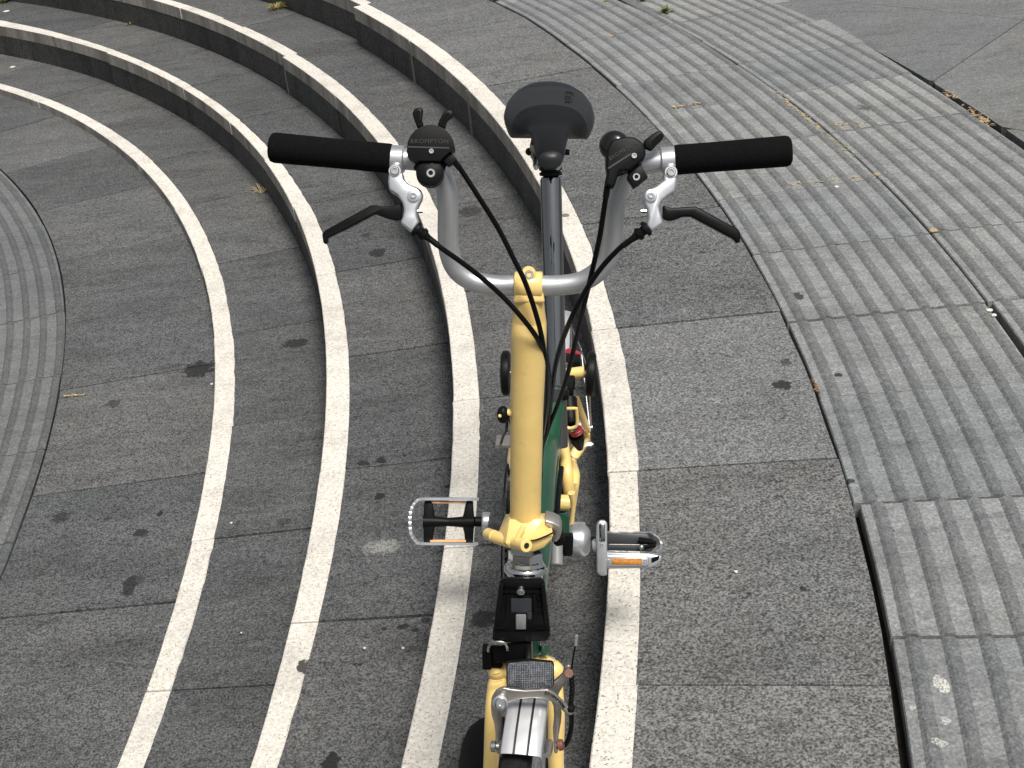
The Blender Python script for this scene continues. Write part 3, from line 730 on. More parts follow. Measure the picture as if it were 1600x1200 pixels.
# little catch on the stem's side
mb = MB(); mb.lathe([(0, .0052), (.006, .0045), (.009, .0048)], Vector((-0.0177,0.155,0.7065)), Vector((-1, 0, 0)), 14); nub = mb.build("catch_stud", M['yellow'], stem)
mb = MB(); mb.ball((-0.0303,0.155,0.7036), (.0072, .0085, .0110)); mb.cyl((-0.0303,0.155,0.7036), (-0.0228,0.155,0.7055), .0045, 12); mb.build("catch_ball", M['plastic'], stem)
mb = MB(); mb.ball((-0.0335,0.148,0.7059), .0022); mb.build("catch_bore", M['yellow'], stem)

# stem hinge
hg = MB()
hull = [Vector(p) for p in [(-0.0227,0.142,0.5664),(-0.0174,0.142,0.5619),(-0.0036,0.142,0.5597),(0.0109,0.142,0.5639),(0.017,0.142,0.5687)]] + [Vector(p) for p in [(-0.0224,0.19,0.539),(0.0107,0.19,0.5411)]]
hull += [Vector(p) for p in [(-0.0388,0.15,0.5351),(-0.0349,0.15,0.5446),(-0.0294,0.15,0.5513)]] + [Vector(p) for p in [(-0.0004,0.122,0.5461),(-0.0072,0.122,0.5384),(-0.0202,0.122,0.5388),(-0.0262,0.122,0.546)]] + [Vector(p) for p in [(0.03,0.145,0.555),(0.03,0.145,0.5476),(0.0246,0.145,0.5604)]]
hull += [Vector((-.03, .185, .545)), Vector((.025, .19, .545))]
hg.hull(hull, .002)
hg = hg.build("stem_hinge", M['yellow'], bike, smooth=22)
mb = MB()
mb.hull([Vector(p) for p in [(0.0028,0.118,0.5509),(0.0299,0.118,0.5638),(0.0292,0.118,0.5564),(0.0218,0.118,0.5488),(0.0195,0.118,0.5441),(0.0105,0.118,0.5391),(0.0013,0.118,0.536)]] + [Vector(p) for p in [(-0.0347,0.135,0.5421),(-0.0248,0.135,0.5303),(-0.0102,0.135,0.5242)]] + [Vector((-.03, .19, .528)), Vector((.027, .19, .530)), Vector((-.03, .185, .543)), Vector((.025, .19, .543))], .0018)
mb.build("lower_hinge_half", M['yellow'], hg, smooth=40)
mb = MB(); sb0 = Vector((-0.0043,0.157,0.552)); sb1 = Vector((-0.0041,0.157,0.5623)); mb.lathe([(0, .0222), (.001, .0226), ((sb1 - sb0).length * .75, .0215), ((sb1 - sb0).length, .0190)], sb0, sb1 - sb0, 32); mb.build("hinge_collar", M['yellow'], hg)
mb = MB(); mb.tube([(-0.0001,0.1165,0.5546),(0.0089,0.1165,0.5558),(0.0195,0.1165,0.5608),(0.0299,0.1165,0.5671)], .0011, 8, smooth=3); mb.build("hinge_seam", M['hole'], hg)
mb = MB(); mb.tube([(-0.0052,0.128,0.5675), (-0.0095,0.122,0.5605), (-0.0139,0.1185,0.5527)], [.0030, .0028, .0026], 10); mb.build("hinge_rib", M['yellow'], hg)
mb = MB(); a, b = Vector((-0.051,0.168,0.5267)), Vector((-0.0413,0.152,0.5345)); mb.cyl(a, b, .0073, 20, .001); a, b = Vector((-0.0404,0.15,0.535)), Vector((-0.0167,0.128,0.543)); mb.cyl(a, b, .0078, 20, .0008); mb.build("hinge_barrel", M['yellow'], hg)
a, b = Vector((-0.0143,0.126,0.5446)), Vector((-0.0004,0.106,0.5547)); d_ = (b - a).normalized()
mb = MB(); L = (b - a).length; mb.lathe([(0, .0079), (L - .0008, .0079), (L, .0070), (L, .0038), (L - .004, .0036), (L - .004, 0)], a, d_, 22, cap=False); mb.build("hinge_pin_boss", M['yellow'], hg)
mb = MB(); mb.cyl(b - d_ * .004, b - d_ * .0012, .0040, 16); mb.build("hinge_pin_hole", M['hole'], hg)
mb = MB(); mb.prism([(0.0201,0.14,0.5674),(0.0308,0.14,0.5641),(0.0377,0.14,0.5597),(0.0401,0.14,0.5515),(0.0379,0.14,0.5421),(0.0334,0.14,0.5363),(0.0288,0.14,0.538),(0.0317,0.14,0.5456),(0.0317,0.14,0.5521),(0.0278,0.14,0.5566),(0.0186,0.14,0.5609)], (0, .018, .004), .0016); mb.build("clamp_plate", M['grey_alloy'], hg, smooth=45)
mb = MB(); mb.prism([(0.0325,0.145,0.5355),(0.0401,0.145,0.5423),(0.0448,0.145,0.535),(0.0418,0.145,0.5283),(0.0341,0.145,0.5261),(0.0295,0.145,0.5307)], (0, .016, 0), .002); mb.build("clamp_nut", M['plastic'], hg)
mb = MB(); mb.prism([(0.0414,0.16,0.5318),(0.0523,0.16,0.5331),(0.0539,0.16,0.5285),(0.0535,0.16,0.5056),(0.052,0.16,0.5017),(0.0418,0.16,0.5013),(0.041,0.16,0.507)], (0, .014, -.004), .0024); mb.build("clamp_lever", M['plastic'], hg, smooth=50)
mb = MB(); mb.cyl((0.0316,0.275,0.44), (0.0325,0.25,0.4211), .0078, 16, .001); mb.build("frame_clamp_bolt", M['grey_plastic'], bike)

# headset
AX = Vector((0, -.292, -.956))
mb = MB(); mb.lathe([(0, .020), (.001, .0215), (.0115, .0215), (.0125, .020)], Vector((-0.0039,0.15,0.5145)), AX, hexa=True); mb.build("headset_locknut", M['bright_chrome'], bike, smooth=20)
mb = MB(); mb.lathe([(0, .0195), (.0015, .0215), (.006, .0220), (.0075, .0245), (.011, .0262), (.0145, .0258), (.018, .0228), (.022, .0215)], Vector((-0.0038,0.147,0.5053)), AX, 40); mb.build("headset_cup", M['bright_chrome'], bike)

# frame: head tube, main tube, seat tube in dark green
fr = MB()
h0 = Vector((-0.0035,0.142,0.4946)); fr.tube([h0, h0 + AX * .05, h0 + AX * .105], [.0205, .0200, .0205], 24)
fr.tube([h0 + AX * .035 + Vector((.002, .0, 0)), Vector((.003, .24, .452)), Vector((.004, .36, .445)), Vector((.006, .50, .425)), Vector((.009, .60, .385)), Vector((.010, .66, .33))], [.0245, .0235, .0225, .021, .02, .019], 20, smooth=5, flat=((1, 0, 0), .95, 1.15))
fr.tube([(0.017,0.655,0.442), Vector((.010, .625, .40)), Vector((.007, .585, .285))], [.0175, .0175, .0185], 20)
fr.tube([Vector((-.03, .57, .255)), Vector((.05, .57, .255))], .021, 18)
fr.hull([h0 + AX * .012 + Vector((x, y, 0)) for x in (-.020, .020) for y in (.01, .055)] + [h0 + AX * .075 + Vector((x, y, 0)) for x in (-.016, .016) for y in (.01, .03)], .004)
frame = fr.build("frame", M['green'], bike, smooth=40)
mb = MB(); mb.hull([Vector(p) for p in [(0.0171,0.104,0.4086),(0.0218,0.104,0.4078),(0.0297,0.104,0.4002),(0.029,0.104,0.3961),(0.0227,0.104,0.3918),(0.0172,0.104,0.3906)]] + [Vector(p) for p in [(0.0163,0.13,0.3851),(0.0164,0.13,0.3708)]], .001); mb.build("steering_stop", M['green'], bike)
mb = MB(); mb.hull([Vector(p) for p in [(0.027,0.31,0.4585),(0.0474,0.31,0.4592),(0.0479,0.31,0.4282),(0.029,0.31,0.4254),(0.0388,0.31,0.4651)]] + [Vector(p) for p in [(0.0195,0.335,0.4411),(0.0455,0.335,0.4399),(0.0459,0.335,0.4105)]], .003); mb.build("hinge_plate", M['green'], bike, smooth=40)
mb = MB(); mb.tube([Vector((.03, .30, .43)), Vector((.03, .40, .425)), Vector((.032, .52, .40))], .004, 10, smooth=3); mb.build("cable_guide", M['plastic'], bike)
# seat clamp at the seat tube's top
mb = MB(); a = Vector((0.017,0.655,0.442)); ax_ = Vector((.02, .30, .95)).normalized(); mb.cyl(a - ax_ * .004, a + ax_ * .020, .0195, 24, .002); sc_ = mb.build("seat_clamp", M['charcoal'], bike)
mb = MB(); mb.hull([Vector(p) for p in [(0.0169,0.65,0.463),(0.0267,0.65,0.47),(0.0307,0.65,0.4633),(0.021,0.65,0.4563)]] + [Vector(p) for p in [(0.0122,0.68,0.4483),(0.0302,0.68,0.4522),(0.0303,0.68,0.4442),(0.0123,0.68,0.4391)]], .002); mb.build("clamp_lug", M['green'], sc_)
mb = MB(); mb.box((0.0309,0.65,0.452), (.018, .02, .012), bev=.003); mb.build("clamp_bolt", M['plastic'], sc_)
mb = MB(); mb.box((-0.0594,0.6,0.3943), (.022, .03, .008), bev=.002); mb.tube([(-0.0577,0.605,0.389), (-.012, .612, .372)], .005, 8); qr = mb.build("shift_bracket", M['grey_alloy'], bike)
mb = MB(); mb.tube([(-.012, .40, .458), (-0.0404,0.45,0.5233), (-0.0481,0.5,0.4753), (-0.0554,0.54,0.44), (-0.0613,0.585,0.4012)], .0022, 8, smooth=4); mb.build("shift_cable", M['cable'], bike)

# carrier block on the head tube
cb = MB()
F = [Vector(p) for p in [(-0.0265,0.098,0.5094),(0.0175,0.098,0.5102),(0.0213,0.098,0.5066)]] + [Vector(p) for p in [(0.0292,0.083,0.4431),(0.0254,0.083,0.4341),(-0.0346,0.083,0.4287),(-0.0407,0.083,0.4343)]] + [Vector(p) for p in [(-0.0327,0.098,0.5045)]]
nrm_ = Vector((0, -.97, -.22)).normalized()
cb.prism([p - nrm_ * .0035 for p in F], VX * .016, .002)
carrier = cb.build("carrier_block", M['plastic'], bike, smooth=45)
def on_block(px, name, mat, h, bev=.0012):
    mb = MB(); mb.prism([p + nrm_ * h for p in px], VX * (max(h, 0) + .012), bev); return mb.build(name, M[mat], carrier, smooth=45)
Vb = lambda l: [Vector(p) for p in l]
on_block(Vb([(-0.0265,0.097,0.5102),(0.0175,0.097,0.5109),(0.0206,0.097,0.5026),(-0.0303,0.097,0.5016)]), "top_rim", 'plastic', .0015)
on_block(Vb([(-0.0392,0.084,0.4423),(0.0283,0.084,0.4471),(0.0292,0.084,0.4423),(0.0254,0.084,0.4333),(-0.0347,0.084,0.4279),(-0.0408,0.084,0.4335)]), "bottom_rim", 'plastic', .0015)
on_block(Vb([(-0.0321,0.0905,0.5102),(-0.0268,0.0905,0.5104),(-0.0343,0.0905,0.4294),(-0.0413,0.0905,0.4282)]), "side_rim", 'plastic', .0015)
on_block(Vb([(0.017,0.0905,0.5121),(0.0215,0.0905,0.5123),(0.029,0.0905,0.437),(0.0229,0.0905,0.4338)]), "side_rim", 'plastic', .0015)
on_block(Vb([(-0.0231,0.0905,0.4945),(-0.0201,0.0905,0.4946),(-0.0234,0.0905,0.4397),(-0.0273,0.0905,0.4395)]), "rib", 'plastic', 0.0)
on_block(Vb([(0.0072,0.0905,0.4957),(0.0103,0.0905,0.4958),(0.0136,0.0905,0.4412),(0.0097,0.0905,0.4411)]), "rib", 'plastic', 0.0)
on_block(Vb([(-0.031,0.095,0.4955),(0.0192,0.095,0.4974),(0.02,0.095,0.4927),(-0.0318,0.095,0.4907)]), "rib", 'plastic', -.001)
on_block(Vb([(-0.0188,0.093,0.4871),(0.0064,0.093,0.4881),(0.0065,0.093,0.467),(-0.0188,0.093,0.466)]), "cover_plate", 'charcoal', .0005)
on_block(Vb([(0.0005,0.09,0.4691),(0.0066,0.09,0.4694),(0.0066,0.09,0.452),(0.0005,0.09,0.4518)]), "cover_plate", 'charcoal', -.001)
on_block(Vb([(-0.0124,0.088,0.4683),(-0.0002,0.088,0.4688),(-0.0002,0.088,0.4466),(-0.0125,0.088,0.4461)]), "catch", 'grey_plastic', .002)
on_block(Vb([(-0.0355,0.087,0.4488),(-0.024,0.087,0.4464),(-0.024,0.087,0.4435),(-0.0355,0.087,0.4449)]), "ledge", 'plastic', .0)
on_block(Vb([(0.0121,0.087,0.4479),(0.0221,0.087,0.4493),(0.0221,0.087,0.4463),(0.0122,0.087,0.444)]), "ledge", 'plastic', .0)
for v_, r_ in (((841,942), .0028), ((842,953), .0030), ((843,964), .0036), ((844,976), .0034)): pass
for c, r_ in (((0.0149,0.0905,0.4846), .0026), ((0.0157,0.0895,0.4749), .0028), ((0.0166,0.0885,0.4643), .0036), ((0.0167,0.0875,0.4535), .0034)):
    mb = MB(); mb.lathe([(0, r_ * .6), (0, r_), (.006, r_)], Vector(c) + nrm_ * -.004, -nrm_, 14); mb.build("moulded_ring", M['plastic_in'], carrier)
bolt(Vector((-0.0067,0.095,0.4983)) + nrm_ * .004, .0052, carrier, depth=.006, name="screw", ax=-nrm_)

# folding hook, left of the head tube
mb = MB(); mb.box((-0.0482,0.095,0.3953), (.011, .016, .030), bev=.002)
mb.box((-0.0376,0.1,0.3916), (.016, .014, .026), bev=.002); mb.hull([Vector(p) for p in [(-0.0419,0.086,0.417),(-0.0171,0.086,0.426),(0.003,0.086,0.4278),(0.0031,0.086,0.3951),(-0.0406,0.086,0.3932)]] + [Vector(p) for p in [(-0.0402,0.105,0.4014),(0.0006,0.105,0.4091),(0.0007,0.105,0.3809),(-0.0404,0.105,0.3792)]], .003)
hook = mb.build("fold_hook", M['plastic_in'], bike, smooth=40)
mb = MB(); mb.tube([(-0.0454,0.08,0.4159),(-0.0445,0.08,0.4239),(-0.0406,0.08,0.4294),(-0.0336,0.08,0.4312),(-0.0259,0.08,0.43),(-0.0229,0.08,0.4248),(-0.0222,0.08,0.4189)], .0016, 8, smooth=4); mb.build("wire_loop", M['steel'], hook)
mb = MB(); mb.box((-0.0227,0.09,0.4215), (.004, .004, .007), bev=.0005); mb.build("cable_end", M['steel'], hook)

# fork
fk = MB()
for pts_ in (((-0.0336,0.108,0.3585), (-0.0377,0.094,0.3417), (-0.0402,0.08,0.3124), (-0.0427,0.06,0.2461), (-.046, .050, .215)), ((0.0308,0.108,0.3614), (0.0345,0.094,0.3449), (0.0376,0.08,0.3161), (0.039,0.06,0.2502), (.048, .050, .215))):
    fk.tube(list(pts_), [.0125, .0115, .0110, .0098, .008], 18, smooth=4)
fk.tube([(-0.0408,0.108,0.3644), (-0.0226,0.11,0.3676), (0.0211,0.11,0.3695), (0.0363,0.108,0.3657)], [.011, .015, .015, .012], 18)
fk.ball((0.0341,0.098,0.3731), (.0125, .0125, .0135)); fk.ball((-0.0365,0.104,0.367), (.0125, .0125, .0135))
fork = fk.build("fork", M['yellow'], bike, smooth=45)
mb = MB(); mb.tube([(-0.0437,0.082,0.3703),(-0.0374,0.082,0.3665),(-0.0296,0.082,0.3709)], .0008, 6); mb.cyl((-0.0396,0.105,0.3772), (-0.0353,0.098,0.367), .0085, 14, .001); mb.build("fork_ferrule", M['yellow'], fork)

# front wheel, turned a touch towards the picture's right
AXL = Vector((.0, .024, .197)); TURN = R_(-4.3)
def wheel(name, axle, turn, hubw, x_off=0.0):
    wv = empty(name, axle); wv.parent = bike; wv.rotation_euler = (0, 0, turn)
    def ring(r, prof, nm, mat, seg=72):
        mb = MB(); mb.rings([[Vector((x, (r + dr) * math.sin(2 * math.pi * i / seg), (r + dr) * math.cos(2 * math.pi * i / seg))) for x, dr in prof] for i in range(seg)], close=True)
        return mb.build(nm, M[mat], wv, smooth=40)
    ring(.180, [(math.cos(a) * .0190, .0045 + math.sin(a) * .0175) for a in [2 * math.pi * k / 14 for k in range(14)]], "tyre", 'rubber')
    tr = MB()
    for i in range(60):                                  # raised centre blocks and shoulder blocks of the tread
        a0 = 2 * math.pi * i / 60
        for x, wd, ln, sh_ in ((0, .0105, .62, 0), (-.0105, .0065, .55, .5), (.0105, .0065, .55, .5)):
            a = a0 + sh_ * 2 * math.pi / 60; da = ln * math.pi / 60
            rr2 = .1845 + .0175 * math.cos(math.asin(min(.99, abs(x) / .0175)))
            q = []
            for xx, aa in ((-wd / 2, -da), (wd / 2, -da * .6), (wd / 2, da), (-wd / 2, da * .6)):
                rz = rr2 - (abs(x + xx) - abs(x)) * .35
                q.append(Vector((x + xx, rz * math.sin(a + aa), rz * math.cos(a + aa))))
            nn = Vector((x * 40, math.sin(a), math.cos(a))).normalized()
            tr.prism([p - nn * .001 for p in q], nn * .0022)
    tread = tr.build("tread_blocks", M['rubber'], wv, smooth=0); tread["kind"] = "stuff"
    ring(.170, [(-.010, .008), (-.0105, -.006), (-.004, -.010), (.004, -.010), (.0105, -.006), (.010, .008)], "rim", 'silver')
    mb = MB(); mb.lathe([(0, .004), (.006, .0045), (.010, .016), (.014, .016), (.018, .009), (hubw - .018, .009), (hubw - .014, .016), (hubw - .010, .016), (hubw - .006, .0045), (hubw, .004)], (-hubw / 2, 0, 0), (1, 0, 0), 20); mb.build("hub", M['silver'], wv)
    sp = None
    for i in range(20):
        a = 2 * math.pi * i / 20
        if sp is None:
            mb = MB(); mb.cyl((hubw / 2 - .014, 0, .014), (.002, 0, .162), .001, 6); sp = mb.build("spoke", M['steel'], wv); o = sp
        else:
            o = sp.copy(); COL.objects.link(o); o.parent = wv
        o.rotation_euler = (a, 0, math.pi * (i % 2))
    return wv
fwheel = wheel("front_wheel", AXL, TURN, .074)

def mudguard(name, axle, turn, R, a0, a1, hw, mat, stripes, n=40, lip=.012, hg=0.0):
    hug = lambda a: -hg * min(1, max(0, (-a - R_(12)) / R_(10)))
    mb = MB(); rt_ = Matrix.Rotation(turn, 4, 'Z'); ax = Vector(axle)
    xs = [-hw, -hw, -hw * .93, -hw * .6, -hw * .2, hw * .2, hw * .6, hw * .93, hw, hw]
    ds = [-lip, -.004, -.0012, .0004, .0012, .0012, .0004, -.0012, -.004, -lip]
    def pt(x, r, a):
        if hg: x *= 1 - .30 * min(1, max(0, (-a - R_(2)) / R_(8)))
        return ax + rt_ @ Vector((x, -r * math.sin(a), r * math.cos(a)))
    ol = [[pt(x, R + d + hug(a0 + (a1 - a0) * i / n), a0 + (a1 - a0) * i / n) for x, d in zip(xs, ds)] + [pt(x * .97, R + d - .0012 + hug(a0 + (a1 - a0) * i / n), a0 + (a1 - a0) * i / n) for x, d in list(zip(xs, ds))[::-1]] for i in range(n + 1)]
    mb.rings(ol, True); o = mb.build(name, M[mat], bike, smooth=50)
    for sx in stripes:
        mb = MB(); mb.rings([[pt(sx + q * .0013, R + .0012 + e + hug(a0 + .002 + (a1 - a0 - .004) * i / n), a0 + .002 + (a1 - a0 - .004) * i / n) for q, e in ((-1, -.001), (1, -.001), (1, .0004), (-1, .0004))] for i in range(n + 1)], True)
        mb.build("stripe", M['mark'], o, smooth=0)
    return o
fm_ = mudguard("front_mudguard", AXL + Vector((.0075, 0, 0)), TURN, .2145, R_(25), R_(-105), .0232, 'alloy_fender', (-.0078, .0078), hg=.013)

# front brake calliper
def strap(pts_, wid, thick, mb):
    """flat tapering bar along a polyline, its broad face towards the viewer's side"""
    P_ = [Vector(p) for p in pts_]
    Q, S = spline(P_, list(wid), 5)
    mb.tube(Q, S, 12, flat=(VX, thick / max(S), 1.0))
br = MB()
br.prism([(-0.0303,-0.018,0.3449),(-0.0243,-0.018,0.3442),(-0.0219,-0.018,0.3731),(-0.0225,-0.018,0.3927),(-0.0232,-0.018,0.4053),(-0.0202,-0.018,0.4151),(-0.0142,-0.018,0.424),(-0.0054,-0.018,0.4292),(0.0106,-0.018,0.4318),(0.0252,-0.018,0.4316),(0.0355,-0.018,0.4263),(0.0443,-0.018,0.4171),(0.0518,-0.018,0.4079),(0.057,-0.018,0.4062),(0.0605,-0.018,0.4112),(0.0597,-0.018,0.4178),(0.0538,-0.018,0.4204),(0.0471,-0.018,0.4287),(0.0382,-0.018,0.4397),(0.0295,-0.018,0.446),(0.0178,-0.018,0.4445),(0.0033,-0.018,0.4429),(-0.0112,-0.018,0.4441),(-0.0214,-0.018,0.4465),(-0.0295,-0.018,0.4414),(-0.0347,-0.018,0.4298),(-0.0356,-0.018,0.4163),(-0.035,-0.018,0.4038),(-0.0321,-0.018,0.3923),(-0.0308,-0.018,0.3786)], VX * .010, .0026, 3)
calliper = br.build("brake_calliper", M['grey_alloy'], bike, smooth=50)
mb = MB(); mb.prism([(0.0375,-0.003,0.3339),(0.042,-0.003,0.3341),(0.0424,-0.003,0.3622),(0.0451,-0.003,0.3841),(0.0457,-0.003,0.3998),(0.0418,-0.003,0.4132),(0.0416,-0.003,0.4257),(0.0473,-0.003,0.4393),(0.0552,-0.003,0.4529),(0.0579,-0.003,0.4634),(0.0534,-0.003,0.4698),(0.0476,-0.003,0.4676),(0.0463,-0.003,0.4573),(0.0377,-0.003,0.4465),(0.029,-0.003,0.4385),(0.0217,-0.003,0.4315),(0.0307,-0.003,0.4204),(0.036,-0.003,0.4071),(0.0369,-0.003,0.3916),(0.0356,-0.003,0.3718),(0.0366,-0.003,0.352)], VX * .010, .0028, 3)
mb.build("calliper_arm", M['grey_alloy'], calliper, smooth=50)
mb = MB(); mb.cyl((0.0078,0.012,0.4293), (.002, .115, .420), .004, 10); mb.build("mounting_bolt", M['steel'], calliper)
mb = MB(); mb.lathe([(-.004, .0052), (-.003, .0066), (.0005, .0068), (.001, .0090), (.004, .0095), (.006, .0095)], Vector((-0.0241,-0.0245,0.4284)), VX, 24); mb.build("pivot_washer", M['steel'], calliper)
bolt(Vector((-0.0236,-0.0305,0.4338)), .0056, calliper, depth=.004, name="pivot_bolt")
mb = MB(); mb.cyl((0.0529,-0.012,0.4653), (0.0528,0.004,0.4515), .0054, 6); mb.build("anchor_bolt", M['rust'], calliper)
for a, b, mt_ in (((-0.036,-0.03,0.3679), (-0.0256,-0.03,0.3684), 'steel'), ((0.0401,-0.03,0.3726), (0.0489,-0.03,0.375), 'rust')):
    mb = MB(); A, B = Vector(a), Vector(b); L = (B - A).length; mb.lathe([(0, .004), (.001, .0062), (.006, .0068), (.007, .0045), (L, .0045)], A if mt_ == 'steel' else B, (B - A) if mt_ == 'steel' else (A - B), 16); mb.build("pad_bolt", M[mt_], calliper)
for a, b in (((-0.0211,-0.02,0.3652), (-0.0152,-0.045,0.3636)), ((0.0317,-0.02,0.3677), (0.031,-0.045,0.3717))):
    mb = MB(); A, B = Vector(a), Vector(b); mb.tube([A, (A + B) / 2, B], [.005, .0055, .004], 10); mb.build("brake_pad", M['grey_alloy'], calliper)
# lettering follows the curve of the arm
LT = [(0.027,-0.0185,0.4406),(0.0303,-0.0185,0.4393),(0.0339,-0.0185,0.4371),(0.0372,-0.0185,0.4347),(0.0402,-0.0185,0.4317),(0.0427,-0.0185,0.4285),(0.045,-0.0185,0.4253),(0.0472,-0.0185,0.4216)]
for i, ch in enumerate("BROMPTON"):
    p = Vector(LT[i]); q = Vector(LT[min(i + 1, 7)]); q0 = Vector(LT[max(i - 1, 0)]); ex = (q - q0).normalized()
    text_part("letter", ch, .0052, p - VX * .0012, ex, VU, M['mark'], calliper, .0007)
# cable from the anchor down through the bellows
mb = MB(); mb.tube([(0.06,-0.004,0.5069),(0.0594,-0.004,0.4995),(0.0569,-0.004,0.4791),(0.0557,-0.004,0.4623)], .0011, 8); cbl = mb.build("brake_inner_cable", M['cable'], calliper)
mb = MB(); mb.cyl((0.0606,-0.004,0.5133), (0.0598,-0.004,0.4995), .0018, 8); mb.build("cable_crimp", M['forged'], calliper)
mb = MB()
pb = [(0.0559,-0.012,0.4598),(0.0564,-0.012,0.4542),(0.0568,-0.012,0.4486),(0.0569,-0.012,0.4429),(0.0567,-0.012,0.4372),(0.0564,-0.012,0.4315),(0.0561,-0.012,0.4257),(0.0559,-0.012,0.42)]
for p in pb: mb.ball(p, .0034, seg=10)
mb.lathe([(0, .003), (.004, .0055), (.009, .0045)], Vector((0.0559,-0.014,0.4218)), (0, -.1, -1), 12); mb.build("cable_bellows", M['plastic'], calliper)
mb = MB(); mb.tube([(0.0569,-0.016,0.4082),(0.0571,-0.016,0.3946),(0.0559,-0.016,0.3799),(0.0524,-0.016,0.365),(0.0481,-0.016,0.3578)], .0031, 10, smooth=3); mb.build("brake_cable", M['cable'], calliper)

# front reflector
RF = Vb([(-0.0169,-0.006,0.472),(0.0085,-0.006,0.4769),(0.0346,-0.006,0.4752),(0.0361,-0.006,0.4706),(0.0364,-0.006,0.4424),(0.035,-0.006,0.4376),(0.0086,-0.006,0.4326),(-0.0163,-0.006,0.4353),(-0.0185,-0.006,0.44),(-0.0184,-0.006,0.4673)])
mb = MB(); mb.prism([p + VX * .002 for p in RF], VX * .012, .002); refl = mb.build("front_reflector", M['plastic'], bike, smooth=45)
cc = sum(RF, Vector()) / len(RF)
mb = MB(); mb.prism([cc + (p - cc) * .955 for p in RF], VX * .006, .0010); mb.build("lens", M['reflector'], refl, smooth=45)

# cables
CABLES = (("brake_cable", [(-0.105,0.1199,0.9378), (-0.0915,0.1181,0.9271), (-0.0718,0.1214,0.9105), (-0.0485,0.1247,0.8893), (-0.0248,0.128,0.864), (-0.0039,0.126,0.8392), (0.0099,0.134,0.8134), (0.0185,0.16,0.7758), (0.0212,0.2,0.7273), (0.0194,0.25,0.6702), (0.0134,0.3,0.6067), (0.0067,0.31,0.5639), (-0.004, .385, .472), (-0.006, .43, .458)]),
          ("gear_cable", [(-0.0799,0.1471,1.0148), (-0.0724,0.1502,1.0032), (-0.0537,0.1466,0.9742), (-0.0336,0.1458,0.9399), (-0.0163,0.1396,0.9065), (-0.0043,0.1349,0.8825), (0.007,0.132,0.8489), (0.0146,0.14,0.8105), (0.0184,0.165,0.7566), (0.0181,0.21,0.6974), (0.0135,0.27,0.6264), (0.0085,0.33,0.5565), (0.006, .385, .472), (0.006, .43, .458)]),
          ("gear_cable", [(0.0812,0.1216,0.9978), (0.0786,0.1249,0.9732), (0.0748,0.124,0.9411), (0.0683,0.1255,0.9035), (0.061,0.1311,0.8629), (0.0519,0.175,0.7933), (0.0419,0.22,0.7203), (0.029,0.28,0.6432), (0.0167,0.33,0.5793), (0.0083,0.34,0.5405), (0.006, .385, .472), (0.006, .43, .458)]),
          ("brake_cable", [(0.108,0.1153,0.9426), (0.0958,0.1174,0.9313), (0.0777,0.1176,0.9088), (0.0614,0.1184,0.8812), (0.0482,0.1185,0.8519), (0.0363,0.155,0.8), (0.0278,0.2,0.742), (0.0222,0.26,0.6691), (0.0172,0.31,0.6028), (0.0092,0.335,0.5486), (0.006, .385, .472), (0.006, .43, .458)]))
for nm, pts_ in CABLES:
    mb = MB(); mb.tube(pts_, .0029, 10, smooth=5); o = mb.build(nm, M['cable'], bike)
    p0 = Vector(pts_[0]); p1 = Vector(pts_[1])
    mb = MB(); mb.cyl(p0, p0 + (p1 - p0).normalized() * .012, .0034, 10); mb.build("ferrule", M['plastic'], o)

# seat post and saddle
pa, pb_ = Vector((0.0194,0.668,0.4598)), Vector((0.0051,0.762,0.7631)); ax_ = (pb_ - pa).normalized(); L = (pb_ - pa).length
mb = MB(); mb.lathe([(-.10, .0160), (L - .004, .0160), (L, .0140), (L + .002, .0100)], pa, ax_, 40); post = mb.build("seat_post", M['chrome'], bike)
mb = MB(); mb.lathe([(0, .0135), (.001, .0170), (.005, .0172), (.006, .0148), (.008, .0148), (.009, .0176), (.014, .0176), (.015, .015), (.022, .013)], pb_ + ax_ * .002, ax_, 28); mb.build("post_collar", M['plastic'], post)
mb = MB(); mb.cyl(pb_ + ax_ * .02, pb_ + ax_ * .055, .0112, 18); mb.build("post_top", M['steel'], post)
sad = MB()
NY, NX = 84, 40
ky0 = [(.7465, .0075, -.0105), (.7480, .0125, -.0075), (.7515, .0165, -.0045), (.757, .0192, -.002), (.765, .0210, -.0005), (.777, .0224, .0005), (.795, .0242, .001), (.815, .0268, .001), (.835, .0320, .0), (.846, .0370, 0), (.856, .0440, 0), (.864, .0500, 0), (.873, .0555, 0), (.887, .0625, 0), (.905, .0685, 0), (.93, .0712, .001), (.95, .0690, .002), (.965, .0635, .002), (.978, .0540, .001), (.988, .0420, -.002), (.994, .028, -.005), (.997, .012, -.008), (.998, 0, -.010)]
ky = []
for y, wd, dz in ky0:
    y2 = .692 + (y - .747) * 1.045
    ky.append((y2, wd, .828 + .030 * (y2 - .692) / .262 + dz))
def sad_at(t):
    f = t * (len(ky) - 1); i = min(int(f), len(ky) - 2); u = f - i
    return tuple(ky[i][k] + (ky[i + 1][k] - ky[i][k]) * u for k in range(3))
def sad_pt(y, wd, z, s_):
    wd = max(wd, .0006); wing = min(1, max(0, (y - .778) / .056)); th = s_ * math.pi * .5
    drop = (.010 + .010 * wing) * (1 - math.cos(th)) ** 1.15 + (.004 + .012 * wing) * (1 - math.cos(th)) * abs(math.sin(th)) ** 3
    return Vector((wd * math.sin(th) + .006 - (y - .69) * .040, y, z - drop))
